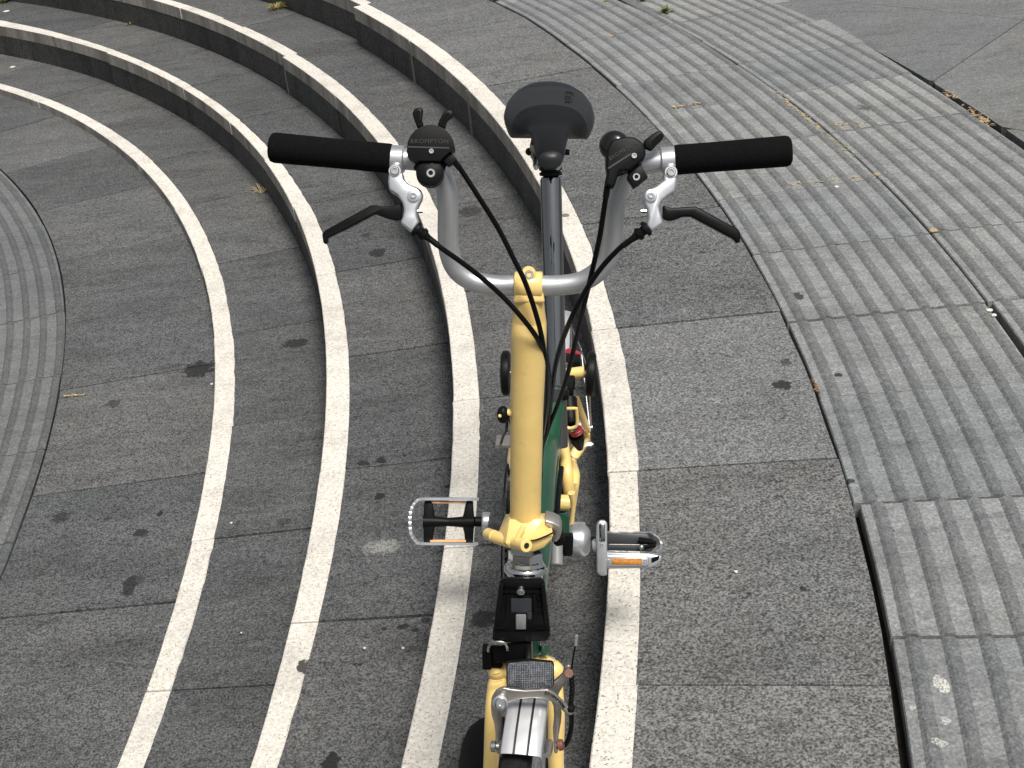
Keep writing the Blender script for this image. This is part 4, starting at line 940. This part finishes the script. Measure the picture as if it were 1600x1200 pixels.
def sad_surf(x, y):
    for k in range(len(ky) - 1):
        if ky[k][0] <= y <= ky[k + 1][0]:
            u = (y - ky[k][0]) / (ky[k + 1][0] - ky[k][0]); q = [ky[k][n] + (ky[k + 1][n] - ky[k][n]) * u for n in range(3)]
            s_ = math.asin(max(-1, min(1, (x - .006 + (y - .69) * .040) / max(q[1], .001)))) / (math.pi * .5)
            return sad_pt(y, q[1], q[2], s_).z
    return .83
rows = []
for i in range(NY + 1):
    y, wd, z = sad_at(i / NY)
    rows.append([sad_pt(y, wd, z, -1 + 2 * j / NX) for j in range(NX + 1)])
V = [[sad.bm.verts.new(p) for p in r] for r in rows]
for i in range(NY):
    for j in range(NX): sad.face((V[i][j], V[i][j + 1], V[i + 1][j + 1], V[i + 1][j]))
sad.face(V[0][::-1])
rim = [V[i][0] for i in range(NY + 1)] + [V[i][NX] for i in range(NY, -1, -1)]
low = [sad.bm.verts.new(v.co + Vector((-v.co.x * .06, (.80 - v.co.y) * .03, -.003 - .012 * min(1, max(0, (v.co.y - .80) / .06)) * (1 - .9 * min(1, max(0, (v.co.y - .845) / .04)))))) for v in rim]
n_ = len(rim)
for i in range(n_): sad.face((rim[i], rim[(i + 1) % n_], low[(i + 1) % n_], low[i]))
for i in range(NY): sad.face((low[i], low[i + 1], low[n_ - 2 - i], low[n_ - 1 - i]))
def saddle_mat():
    mt, t, b = new_mat("three tone saddle cover"); g = NT(t)
    tc = g.n("ShaderNodeTexCoord"); sp = g.n("ShaderNodeSeparateXYZ"); g.l(tc.outputs["Object"], sp.inputs[0])
    def ell(cx_, cy_, rx, ry):
        dx = g.math('MULTIPLY', g.math('SUBTRACT', sp.outputs[0], cx_), 1 / rx); dy = g.math('MULTIPLY', g.math('SUBTRACT', sp.outputs[1], cy_), 1 / ry)
        e = g.math('SQRT', g.math('ADD', g.math('MULTIPLY', dx, dx), g.math('MULTIPLY', dy, dy)))
        return g.math('MULTIPLY', g.math('SUBTRACT', e, 1.0), 60, True)
    c = g.mix(ell(.0, .776, .083, .076), (.0040, .0043, .0047), (.0185, .0200, .0215))
    c = g.mix(ell(.0, .715, .160, .200), c, (.0085, .0115, .0155))
    g.l(c, b.inputs["Base Color"]); b.inputs["Roughness"].default_value = .40; b.inputs["Specular IOR Level"].default_value = .26
    g.bump(g.noise(tc.outputs["Object"], 1800, 2), .15, .0006, b)
    return mt
saddle = sad.build("saddle", saddle_mat(), bike, smooth=60)
tx = text_part("lettering", "fi'zi:k", .0190, Vector((.0285, .880, .83)), (0, -1, 0), (1, 0, 0), M['mark'], saddle, .0003, spacing=1.05)
for v_ in tx.data.vertices: v_.co.z = sad_surf(v_.co.x, v_.co.y) + .0007
mb = MB()
for sx in (-1, 1): mb.tube([(sx * .012, .71, .800), (sx * .018, .75, .785), (sx * .022, .83, .795), (sx * .04, .89, .815)], .0035, 8, smooth=3)
mb.build("saddle_rail", M['steel'], saddle)
mb = MB(); mb.prism([(-0.0271,0.8,0.8005),(-0.0183,0.8,0.7986),(-0.0143,0.8,0.7741),(-0.0201,0.8,0.7658),(-0.026,0.8,0.778),(-0.0299,0.8,0.7862)], (0, .035, 0), .002); mb.prism([(-0.0179,0.79,0.79),(-0.011,0.79,0.7799),(-0.0109,0.79,0.7676),(-0.0178,0.79,0.7675)], (0, .02, 0), .001); sc2 = mb.build("saddle_clamp", M['grey_alloy'], bike)
mb = MB(); mb.cyl((-0.0324,0.81,0.7866), (0.0321,0.81,0.7856), .0045, 12); mb.ball((-0.0292,0.805,0.7874), .006); mb.build("clamp_pin", M['plastic'], sc2)

# rear frame, rollers, suspension
rfm = MB()
rfm.tube([(0.0274,0.7,0.3955),(0.0313,0.7,0.336),(0.0384,0.7,0.275),(0.0457,0.7,0.2175)][:2] + [(0.0393,0.63,0.32),(0.0463,0.63,0.2621)], [.008, .0095, .0095, .009], 14, smooth=4)
rfm.tube([(0.07,0.93,0.2153),(0.067,0.93,0.1964),(0.0513,0.93,0.1715),(0.0399,0.93,0.1603)][:2] + [(0.0529,0.8,0.2551),(0.0445,0.8,0.2368)] + [(0.0504,0.64,0.3079),(0.0472,0.64,0.2579)], [.006, .009, .0095, .009, .0095, .008], 14, smooth=4)
rfm.tube([(0.0497,0.84,0.3374),(0.0589,0.84,0.3088),(0.0706,0.84,0.2747)][:2] + [(0.071,0.92,0.2267)], [.006, .006, .006], 10)
rfm.tube([(0.0048,0.8,0.4028), (0.0322,0.8,0.4047), (0.0637,0.8,0.4104)], [.0125, .0100, .0098], 16)
rfm.tube([(0.0159,0.78,0.3997), (0.0236,0.8,0.4165)], [.010, .012], 12)
rfm.tube([(0.0474,0.56,0.3304),(0.0508,0.56,0.307),(0.0484,0.56,0.2724)], [.006, .0035, .0035], 10, smooth=3)
rfm.tube([Vector((-.05, .60, .285)), Vector((.045, .60, .285))], .013, 14)
for x_ in (-1,): rfm.tube([Vector((-.035, .62, .285)), Vector((-.055, .78, .245)), Vector((-.058, .95, .205))], .0095, 12)
rear = rfm.build("rear_frame", M['yellow'], bike, smooth=45)
mb = MB(); mb.tube([(0.04,0.63,0.2692),(0.0403,0.63,0.2521)], [.0075, .006], 12); mb.build("stay_cap", M['plastic'], rear)
mb = MB(); mb.cyl((0.0743,0.93,0.2262), (0.064,0.93,0.2259), .0068, 6); mb.cyl((0.08,0.93,0.2263), (0.0732,0.93,0.2261), .0045, 12); mb.build("axle_nut", M['steel'], rear)
mb = MB(); mb.cyl((0.0784,0.9,0.2085), (0.067,0.9,0.2081), .0068, 6); mb.cyl((0.0818,0.9,0.2086), (0.0738,0.9,0.2083), .0045, 12); mb.build("axle_nut", M['grey_alloy'], rear)
for a, b, c0_ in (((0.0648,0.8,0.4068), (0.0807,0.8,0.406), (0.0606,0.8,0.4067)), ((-0.0587,0.8,0.4047), (-0.0747,0.8,0.4043), (-0.0535,0.8,0.4048))):
    A, B = Vector(a), Vector(b); L = (B - A).length
    mb = MB(); mb.lathe([(0, .026), (.0005, .032), (.003, .0365), (L * .5, .0375), (L - .003, .0365), (L - .0005, .032), (L, .022), (L - .002, .01), (L, 0)], A, B - A, 36, cap=False); mb.rings([[A + Vector((.0003 * (1 if B.x > A.x else -1), math.cos(q) * .026 * s_, math.sin(q) * .026 * s_)) for q in [2 * math.pi * k / 36 for k in range(36)]] for s_ in (1, .01)]); ro2 = mb.build("roller", M['plastic'], bike, smooth=40)
    mb = MB(); mb.cyl(Vector(c0_), A + (B - A) * .2, .0062, 14); mb.build("roller_bolt", M['forged'], ro2)
mb = MB(); a, b = Vector((0.0389,0.735,0.3982)), Vector((0.0432,0.7,0.3675)); mb.cyl(a, b, .0128, 24, .002); sus = mb.build("suspension_block", M['plastic'], bike)
mb = MB(); mb.cyl(b, Vector((0.0506,0.7,0.3534)), .0085, 18); mb.build("suspension_shaft", M['chrome'], sus)
mb = MB(); A, B = Vector((0.0505,0.698,0.3618)), Vector((0.0548,0.702,0.3463)); mb.lathe([(0, .0095), (.001, .0108), (.0035, .0108), (.0045, .0095), (.0055, .0112), (.008, .0112), (.009, .010)], A, B - A, 24); mb.build("suspension_ring", M['redring'], sus)
mb = MB(); A, B = Vector((0.0517,0.705,0.3468)), Vector((0.0583,0.72,0.3123)); mb.lathe([(0, .0122), (.012, .0122), ((B - A).length, .006)], A, B - A, 20); mb.build("suspension_cap", M['plastic'], sus)
mb = MB(); mb.tube([(0.0247,0.685,0.4041),(0.0287,0.685,0.4054),(0.0488,0.685,0.4072),(0.0519,0.685,0.4037),(0.0534,0.685,0.3815),(0.0515,0.685,0.3743),(0.0434,0.685,0.3705),(0.0373,0.685,0.3715)], .0026, 8, smooth=2); mb.build("spring_clip", M['yellow'], sus)
mb = MB(); mb.box((0.0333,0.75,0.4026), (.026, .03, .030), bev=.004); mb.box((0.037,0.77,0.4058), (.022, .02, .02), bev=.003); mb.build("suspension_bracket", M['plastic'], sus)

# rear wheel, mudguard, stays, light
RAX = Vector((.014, .975, .197))
rwheel = wheel("rear_wheel", RAX, 0.0, .11)
rmud = mudguard("rear_mudguard", RAX, 0.0, .214, R_(62), R_(-112), .0225, 'alloy_fender', (-.0075, .0075))
for pts_ in ([(0.0523,1.05,0.3283),(0.0673,1.05,0.2861),(0.0826,1.05,0.2405)][:2] + [(0.0725,0.9,0.3167)] + [(0.0765,0.93,0.2316)], [(0.0335,1.1,0.3485),(0.0559,1.1,0.2955)] + [Vector((.075, .975, .20))], [Vector((-.02, 1.10, .385)), Vector((-.055, .975, .20))]):
    mb = MB(); mb.tube(pts_, .0015, 8); mb.build("mudguard_stay", M['steel'], rmud)
mb = MB(); mb.prism([(0.0136,0.86,0.3997),(0.0558,0.86,0.3959),(0.0564,0.86,0.3663),(0.0141,0.86,0.3626)], (0, .03, .0), .002); tl = mb.build("rear_lamp", M['plastic'], bike)
mb = MB(); mb.prism([(0.013,0.885,0.3925),(0.0184,0.885,0.3951),(0.037,0.885,0.3956),(0.0557,0.885,0.3887),(0.0569,0.885,0.3825),(0.0131,0.885,0.3838)], (0, .022, .003), .002); mb.build("lamp_lens", M['red'], tl)
mb = MB(); mb.lathe([(0, .003), (.002, .007), (.006, .008)], Vector((0.0312,0.858,0.3877)), (0, 1, 0), 16); mb.build("lamp_screw", M['steel'], tl)

# cranks, chainring, pedals
BB = Vector((0, .56, .252))
ra = Vector((0.0609,0.425,0.3374)); la = Vector((-0.0944,0.695,0.1777))
mb = MB(); b0 = Vector((.058, .56, .252))
mb.tube([b0, b0.lerp(ra, .5) + Vector((.002, 0, 0)), ra + Vector((.0, 0, 0))], [.016, .0135, .0150], 18, flat=((1, 0, 0), .78, 1.15))
mb.cyl(ra + Vector((-.022, 0, 0)), ra + Vector((.016, 0, 0)), .0240, 32, .014)
mb.cyl(b0 + Vector((-.02, 0, 0)), b0 + Vector((.012, 0, 0)), .021, 24, .003)
mb.build("crank", M['forged'], bike, smooth=50)
mb = MB(); b1 = Vector((-.058, .56, .252)); la2 = la + Vector((.004, 0, 0))
mb.tube([b1, b1.lerp(la2, .5) + Vector((.004, 0, 0)), la2], [.014, .0110, .0115], 18, flat=((1, 0, 0), .38, 1.1))
mb.cyl(b1 + Vector((-.004, 0, 0)), b1 + Vector((.02, 0, 0)), .019, 24, .002)
ck = mb.build("crank", M['shaded_alloy'], bike, smooth=50)
mb = MB(); mb.cyl(la + Vector((-.0075, 0, 0)), la + Vector((.0075, 0, 0)), .0172, 28, .0035); mb.build("pedal_boss", M['forged'], ck, smooth=50)
mb = MB(); mb.rings([[Vector((-.048 + x, .56 + r * math.sin(2 * math.pi * i / 100), .252 + r * math.cos(2 * math.pi * i / 100))) for x, r in ((-.0016, .085), (-.0016, .097 + (.004 if i % 2 else 0)), (.0016, .097 + (.004 if i % 2 else 0)), (.0016, .085))] for i in range(100)], close=True)
for k in range(5):
    a = 2 * math.pi * k / 5 + .2; mb.box(Vector((-.048, .56 + .05 * math.sin(a), .252 + .05 * math.cos(a))), (.003, .016, .075), ex=(1, 0, 0), ey=(0, math.cos(a), -math.sin(a)))
ch_ = mb.build("chainring", M['plastic'], bike, smooth=30)
mb = MB(); mb.rings([[Vector((-.0535 + x, .56 + r * math.sin(2 * math.pi * i / 64), .252 + r * math.cos(2 * math.pi * i / 64))) for x, r in ((-.001, .098), (-.001, .108), (.001, .108), (.001, .098))] for i in range(64)], close=True); mb.build("chain_guard", M['plastic'], ch_)
mb = MB()
for za, zb in ((.350, .231), (.154, .163)): mb.tube([Vector((-.047, .56, za)), Vector((-.047, .975, zb))], .0045, 6, flat=((1, 0, 0), .7, 1.0))
mb.lathe([(0, .020), (0, .033), (.003, .033), (.003, .020)], (-.0485, .975, .197), (1, 0, 0), 26); mb.build("chain", M['grey_alloy'], bike)

# right-hand pedal in the picture: folding pedal with amber reflector
pr_ = MB()
pr_.prism([(0.0847,0.4002,0.3813),(0.0864,0.4029,0.386),(0.09,0.4044,0.3884),(0.0963,0.4048,0.3883),(0.1,0.4032,0.3852),(0.1017,0.3672,0.3205),(0.0918,0.3662,0.3198),(0.0872,0.3682,0.3237)], VX * .010, .002, 2)
ped = pr_.build("folding_pedal", M['silver'], bike, smooth=45)
mb = MB(); mb.prism([(0.0883,0.3992,0.3843),(0.09,0.4002,0.3858),(0.0954,0.4005,0.3858),(0.0973,0.3992,0.3835),(0.0978,0.3883,0.3638),(0.0897,0.3878,0.3638)], VX * .004, .001); mb.build("hinge_channel", M['chrome'], ped)
mb = MB()
top = Vb([(0.1001,0.4321,0.3507),(0.1085,0.4317,0.349),(0.1609,0.435,0.3496)] + [(0.1675,0.4217,0.3559),(0.175,0.419,0.3503),(0.1788,0.4156,0.3439)] + [(0.1762,0.3967,0.3473),(0.1709,0.3938,0.3425),(0.16,0.3923,0.341),(0.1011,0.3913,0.3452)])
for i in range(len(top) - 1):
    p, q = top[i], top[i + 1]; d_ = (q - p).normalized(); nn = d_.cross(VU + VX * -.3).normalized()
# cage wall, a thin strip standing on the outline with a notched top
rows_ = []
strip = []
for i in range(len(top) - 1):
    n2 = max(2, int((top[i + 1] - top[i]).length / .006))
    strip += [top[i].lerp(top[i + 1], k / n2) for k in range(n2)]
strip.append(top[-1])
DN = (VX * .55 - VU * .83).normalized()
for i, p in enumerate(strip):
    q0, q1 = strip[max(0, i - 1)], strip[min(len(strip) - 1, i + 1)]; d_ = (q1 - q0).normalized(); nn = d_.cross(DN).normalized() * .0014
    hgt = .0014 if (i // 1) % 3 == 0 else 0.0
    rows_.append([p - nn + DN * hgt, p + nn + DN * hgt, p + nn + DN * .018, p - nn + DN * .018])
mb.rings(rows_, True)
mb.build("cage", M['forged'], ped, smooth=30)
mb = MB(); mb.prism([(0.0974,0.3869,0.346),(0.1598,0.3895,0.3442),(0.1707,0.3888,0.3418),(0.1771,0.3891,0.3417),(0.1772,0.3856,0.3354),(0.1693,0.3812,0.3283),(0.1585,0.3793,0.326),(0.1007,0.3756,0.3254)], VX * .006, .0015, 2); mb.build("cage_front", M['silver'], ped, smooth=45)
mb = MB(); mb.prism([(0.1635,0.3859,0.3391),(0.1752,0.3884,0.3422),(0.1735,0.3852,0.3367),(0.1637,0.3824,0.3328)], VX * .004, .0005); mb.build("cage_slot", M['plastic_in'], ped)
mb = MB(); mb.prism([(0.0984,0.3811,0.3436),(0.102,0.3821,0.3451),(0.1561,0.3847,0.3442),(0.1598,0.3836,0.3418),(0.16,0.3783,0.3323),(0.1564,0.3772,0.3308),(0.1014,0.3742,0.331),(0.0977,0.3757,0.3341)], VX * .006, .0015); hous = mb.build("reflector_housing", M['forged'], ped, smooth=45)
mb = MB(); mb.prism([(0.1074,0.3788,0.3417),(0.1498,0.3811,0.3415),(0.15,0.377,0.334),(0.1077,0.3746,0.3342)], VX * .004, .0005); mb.build("reflector", M['orange'], ped)
for c in ((0.1021,0.3771,0.3383), (0.1544,0.3798,0.3377)): bolt(c, .0028, ped, depth=.004)
for c in ((0.0926,0.3862,0.3585), (0.0935,0.3673,0.3246)): bolt(c, .0026, ped, 'grey_alloy', depth=.004)
mb = MB(); mb.prism([(0.1011,0.43,0.3488),(0.1573,0.4322,0.347),(0.1703,0.4293,0.3405),(0.1705,0.4258,0.3341),(0.1006,0.4223,0.3351)], VX * .004, .001); mb.prism([(0.1012,0.41,0.3417),(0.1716,0.4135,0.3407),(0.1645,0.409,0.3335),(0.1014,0.4064,0.3353)], VX * .01, .001); mb.build("platform", M['charcoal'], ped)
mb = MB(); mb.tube([(0.146,0.4193,0.3456), (0.1589,0.4192,0.344), (0.1708,0.4185,0.3415)], [.0048, .0042, .003], 10); mb.tube([(0.1533,0.4099,0.3403), (0.1698,0.4138,0.3415)], [.003, .0025], 8); mb.build("latch", M['plastic_in'], ped)
mb = MB(); mb.ball((0.1495,0.4064,0.3427), .0045); mb.build("latch_button", M['steel'], ped)
mb = MB(); mb.cyl(Vector((0.082,0.4007,0.3477)), Vector((0.0946,0.3973,0.3506)), .0095, 18, .001); mb.build("spindle", M['silver'], ped)

# left-hand pedal in the picture: open cage
pl_ = MB()
cyc = Vb([(-0.1069,0.6993,0.2198),(-0.1577,0.6967,0.2205),(-0.2011,0.6943,0.2206),(-0.2105,0.6917,0.217),(-0.2167,0.6873,0.2096),(-0.2196,0.6814,0.1994),(-0.2198,0.6752,0.1883),(-0.2189,0.6685,0.1763),(-0.216,0.6635,0.167),(-0.21,0.66,0.16),(-0.2015,0.6584,0.1563),(-0.1559,0.6606,0.1557),(-0.1062,0.6631,0.155)])
dense = []
Q, S = spline(cyc, [1] * len(cyc), 6)
for i, p in enumerate(Q):
    q0, q1 = Q[max(0, i - 1)], Q[min(len(Q) - 1, i + 1)]; d_ = (q1 - q0).normalized(); nn = d_.cross(VX).normalized() * .0021
    hh = .0012 if i % 4 < 1 else 0
    dense.append([p - nn + VX * hh, p + nn + VX * hh, p + nn + VX * .016, p - nn + VX * .016])
pl_.rings(dense, True)
ped2 = pl_.build("pedal", M['forged'], bike, smooth=30)
mb = MB()
mb.tube([(-0.1996,0.6879,0.1802),(-0.1794,0.689,0.1801),(-0.1581,0.6899,0.1796),(-0.1347,0.6912,0.1795),(-0.1145,0.6923,0.1795)], [.0105, .0095, .0072, .0092, .0105], 16, smooth=4)
for x0, x1, x2, x3 in ((662, 677, 676, 663), (726, 740, 739, 728)): pass
mb.prism([(-0.1977,0.6996,0.2134),(-0.1849,0.7003,0.2133),(-0.1813,0.6917,0.1975),(-0.1777,0.6841,0.1836),(-0.1805,0.6752,0.1678),(-0.1833,0.6667,0.1529),(-0.1971,0.6659,0.153),(-0.199,0.683,0.1836)], VX * .010, .002)
mb.prism([(-0.1287,0.7035,0.2131),(-0.117,0.7041,0.2131),(-0.114,0.6877,0.1833),(-0.1153,0.6705,0.1527),(-0.1281,0.6698,0.1527),(-0.1306,0.6779,0.1676),(-0.1353,0.6865,0.1834),(-0.1314,0.6945,0.1973)], VX * .010, .002)
mb.prism([(-0.1899,0.6898,0.1908),(-0.1579,0.689,0.1861),(-0.1208,0.6936,0.1906),(-0.1203,0.6838,0.1729),(-0.1576,0.6843,0.1777),(-0.1894,0.6794,0.1722)], VX * .006, .002)
mb.build("pedal_body", M['plastic'], ped2, smooth=45)
for pl2 in ([(-0.1858,0.6984,0.214),(-0.1274,0.7014,0.2135),(-0.1284,0.6997,0.2105),(-0.1846,0.6968,0.2111)], [(-0.1864,0.667,0.1578),(-0.1269,0.6703,0.1576),(-0.1269,0.6687,0.1548),(-0.1863,0.6654,0.155)]):
    mb = MB(); mb.prism(pl2, VX * .012, .0005); mb.build("reflector", M['orange_pale'], ped2)
mb = MB(); mb.cyl((-0.1146,0.6943,0.1788), (-0.102,0.6966,0.1776), .0085, 16, .001); mb.build("spindle", M['plastic'], ped2)

# ---------------------------------------------------------------- small things lying about
def blades(name, c, n, r, hgt, mat, label, cat, spread=1.0, flat=0.0, seed=1, wid=.0018):
    rg = random.Random(seed); mb = MB(); c = Vector(c)
    for i in range(n):
        a = rg.uniform(0, 2 * math.pi); b0 = Vector((math.cos(a), math.sin(a), 0)) * rg.uniform(0, r * .35)
        L = hgt * rg.uniform(.5, 1.2); out = Vector((math.cos(a), math.sin(a), 0)) * (r * rg.uniform(.4, 1.2) * spread)
        p = [c + b0, c + b0 + out * .4 + Vector((0, 0, L * (.7 - .4 * flat))), c + b0 + out + Vector((0, 0, L * (.9 - .8 * flat)))]
        s_ = Vector((-math.sin(a), math.cos(a), 0)) * wid * rg.uniform(.6, 1.3)
        v = [mb.bm.verts.new(q) for q in (p[0] - s_, p[0] + s_, p[1] + s_, p[1] - s_, p[2])]
        mb.face((v[0], v[1], v[2], v[3])); mb.face((v[3], v[2], v[4]))
    o = mb.build(name, M[mat], smooth=0, recalc=False)
    for vtx in o.data.vertices: vtx.co -= c
    o.location = c
    return tag(o, label, cat)
blades("grass_tuft", (-0.8824,6.5685,0), 60, .06, .045, 'leafyellow', "yellowing grass tuft at the foot of the topmost step's riser", "grass", flat=.5, seed=3)
blades("grass_tuft", (-0.8547,5.049,-0.3194), 26, .055, .04, 'straw', "dry straw-coloured grass tuft left of the left handlebar grip", "grass", flat=.45, seed=4, wid=.0012)
blades("weed", (0.7045,5.156,0.1597), 22, .035, .03, 'leafgreen', "small green weed in the gap of the ribbed paving", "weed", flat=.3, seed=5, wid=.004)
blades("weed", (0.6469,5.3564,0.1597), 16, .03, .025, 'leafgreen', "small green weed at the top edge left of the gap weed", "weed", flat=.3, seed=6, wid=.004)
blades("weed", (0.1023,5.6141,0.1597), 16, .03, .02, 'leafgreen', "green weed beside the topmost step's tread near the dark gap", "weed", flat=.4, seed=8, wid=.004)
blades("weed", (-2.5875,8.122,-0.1597), 26, .05, .05, 'leafgreen', "leafy green weed in the photo's top left corner", "weed", flat=.3, seed=9, wid=.006)
blades("weed", (-1.723,7.2754,-0.1597), 10, .03, .02, 'leafyellow', "tiny weed at the foot of a stained riser", "weed", flat=.4, seed=10, wid=.003)
def litter(name, a, b, n, mat, label, seed, size=.008, wid=.012):
    rg = random.Random(seed); mb = MB(); a = Vector(a); b = Vector(b)
    for i in range(n):
        c = a.lerp(b, rg.random()) + Vector((rg.gauss(0, wid), rg.gauss(0, wid), rg.uniform(.0005, .004)))
        t = rg.uniform(0, 6.28); u = Vector((math.cos(t), math.sin(t), rg.uniform(-.3, .3))) * size * rg.uniform(.2, 1.15); v = Vector((-math.sin(t), math.cos(t), rg.uniform(-.2, .2))) * size * rg.uniform(.12, .4)
        q = [mb.bm.verts.new(c + x) for x in (u, v, -u, -v)]; mb.face(q)
    o = mb.build(name, M[mat], smooth=0, recalc=False); tag(o, label, "litter", kind="stuff"); return o
litter("leaf_litter", (1.3412,3.9608,0.1597), (1.3411,3.8746,0.1597), 22, 'straw', "dry straw caught in the gap by the plaza slabs", 1, .012, .008)
litter("leaf_litter", (1.3495,3.8119,0.1597), (1.3704,3.6293,0.1597), 16, 'leafbrown', "brown leaf crumbs caught in the gap by the plaza slabs", 2, .012, .007)
litter("leaf_litter", (1.3511,3.7418,0.1597), (1.3674,3.6357,0.1597), 50, 'straw', "pale straw crumbs caught in the gap by the plaza slabs", 12, .012, .008)
litter("leaf_litter", (0.8781,4.1124,0.1597), (0.9304,3.7361,0.1597), 80, 'straw', "straw bits along the middle joint of the ribbed paving", 3, .010, .006)
litter("leaf_litter", (0.9222,3.7389,0.1597), (0.9628,3.4906,0.1597), 40, 'leafyellow', "olive straw bits further along the ribbed paving joint", 13, .008, .006)
litter("leaf_litter", (0.7423,3.3699,0.1597), (1.0046,3.3715,0.1597), 75, 'straw', "straw bits along a cross joint right of the grip", 4, .008, .005)
litter("leaf_litter", (0.5642,4.0805,0.1597), (0.6516,4.0867,0.1597), 30, 'straw', "straw line in the joint above the right grip", 5, .012, .004)
litter("leaf_litter", (0.9832,3.7681,0.1597), (1.053,3.7608,0.1597), 34, 'straw', "straw bits in the joint beyond the right grip", 6, .010, .005)
litter("leaf_litter", (0.5106,5.4183,0.1597), (0.535,5.4173,0.1597), 20, 'leafyellow', "yellow bits at the top edge of the ribbed paving", 7, .010, .008)
litter("leaf_litter", (0.4622,4.92,0.1597), (0.489,4.9174,0.1597), 18, 'straw', "straw bits in a joint behind the saddle", 17, .010, .005)
litter("leaf_litter", (-1.2891,3.6348,-0.3509), (-1.2246,3.6279,-0.3509), 20, 'straw', "dry stalk bits beside the inner ribbed paving", 8, .012, .003)
litter("leaf_litter", (0.5761,2.3648,0.1597), (0.5738,2.3145,0.1597), 24, 'leafbrown', "rust brown crumbs in the gap before the ribbed paving", 9, .006, .003)
def flake(name, c, r, mat, label, cat, seed, h=.003, n=7):
    rg = random.Random(seed); mb = MB(); c = Vector(c)
    pts_ = [Vector((math.cos(2 * math.pi * i / n) * r * rg.uniform(.6, 1.2), math.sin(2 * math.pi * i / n) * r * rg.uniform(.6, 1.2), 0.0005)) for i in range(n)]
    mb.prism(pts_, (0, 0, h), h * .35); o = mb.build(name, M[mat], smooth=0); o.location = c; return tag(o, label, cat)
flake("dry_leaf", (1.0053,2.9893,0.1597), .011, 'straw', "pale dry leaf on a joint crossing of the ribbed paving", "leaf", 3, .006, 9)
flake("dry_petal", (0.3165,1.7919,0.1597), .004, 'paper', "pale petal on the dark slab right of the folding pedal", "petal", 1)
flake("stone_chip", (0.9893,2.5701,0.1597), .008, 'paper', "white stone chip beside the open gap in the ribbed paving", "stone chip", 4)
flake("stone_chip", (0.9887,2.5461,0.1597), .006, 'paper', "smaller white chip just below the one beside the gap", "stone chip", 5)
flake("stone_chip", (0.8635,3.3189,0.1597), .006, 'paper', "tiny white chip on the ribbed paving below the right grip end", "stone chip", 6)
flake("stone_chip", (-0.624,2.4014,-0.3194), .003, 'paper', "tiny white chip on the tread of the lowest step", "stone chip", 7)
flake("stone_chip", (-0.6959,2.8265,-0.3194), .004, 'paper', "beige chip on the lowest tread near a joint", "stone chip", 8)
flake("stone_chip", (-0.3276,2.1054,-0.1597), .0035, 'paper', "white chip on the second tread near the dark chewed spots", "stone chip", 9)
flake("stone_chip", (-0.2552,2.0931,-0.1597), .0035, 'paper', "white sliver on the second tread left of the carrier block", "stone chip", 10)
flake("paper_scrap", (-2.5115,7.8861,-0.1597), .020, 'paper', "white paper scrap in the top left corner of the second tread", "paper scrap", 11)
flake("paper_scrap", (-2.3713,7.3118,-0.3194), .016, 'paper', "white paper scrap on the lowest tread at the left edge", "paper scrap", 12)
flake("dry_leaf", (-0.9984,4.3686,-0.3509), .006, 'leafbrown', "small brown leaf at the foot of the lowest step", "leaf", 13)
flake("dry_leaf", (-0.8539,3.6083,-0.3509), .005, 'paper', "pale leaf crumb at the foot of the lowest step, centre left", "leaf", 14)

# black shoe on the tread beside the front wheel
shoe = empty("shoe", (-0.0896,1.5919,0)); tag(shoe, "black shoe toe on the tread left of the front wheel", "shoe")
sb_ = MB()
secs = [(.075, .006, .030, .0), (.066, .028, .045, .0), (.045, .041, .058, 0), (.015, .047, .066, 0), (-.03, .046, .074, -.003), (-.08, .038, .088, -.005), (-.13, .034, .105, -.004), (-.17, .034, .112, 0), (-.20, .030, .112, 0), (-.215, .018, .105, 0)]
rings_ = []
for y, hw, hz, xo in secs:
    rings_.append([Vector((xo + math.cos(a) * hw * (1 if math.sin(a) > -.3 else 1.03), y, max(.004, hz * (.42 + .58 * math.sin(a))) if math.sin(a) > -.72 else .004)) for a in [2 * math.pi * k / 20 for k in range(20)]])
sb_.rings(rings_)
o = sb_.build("upper", M['shoe'], shoe, smooth=60)
so_ = MB(); so_.prism([(math.cos(a) * .049, -.07 + math.sin(a) * .148, 0) for a in [2 * math.pi * k / 28 for k in range(28)]], (0, 0, .016), .004); so_.build("sole", M['shoe'], shoe, smooth=40)
shoe.rotation_euler = (0, 0, R_(-4))
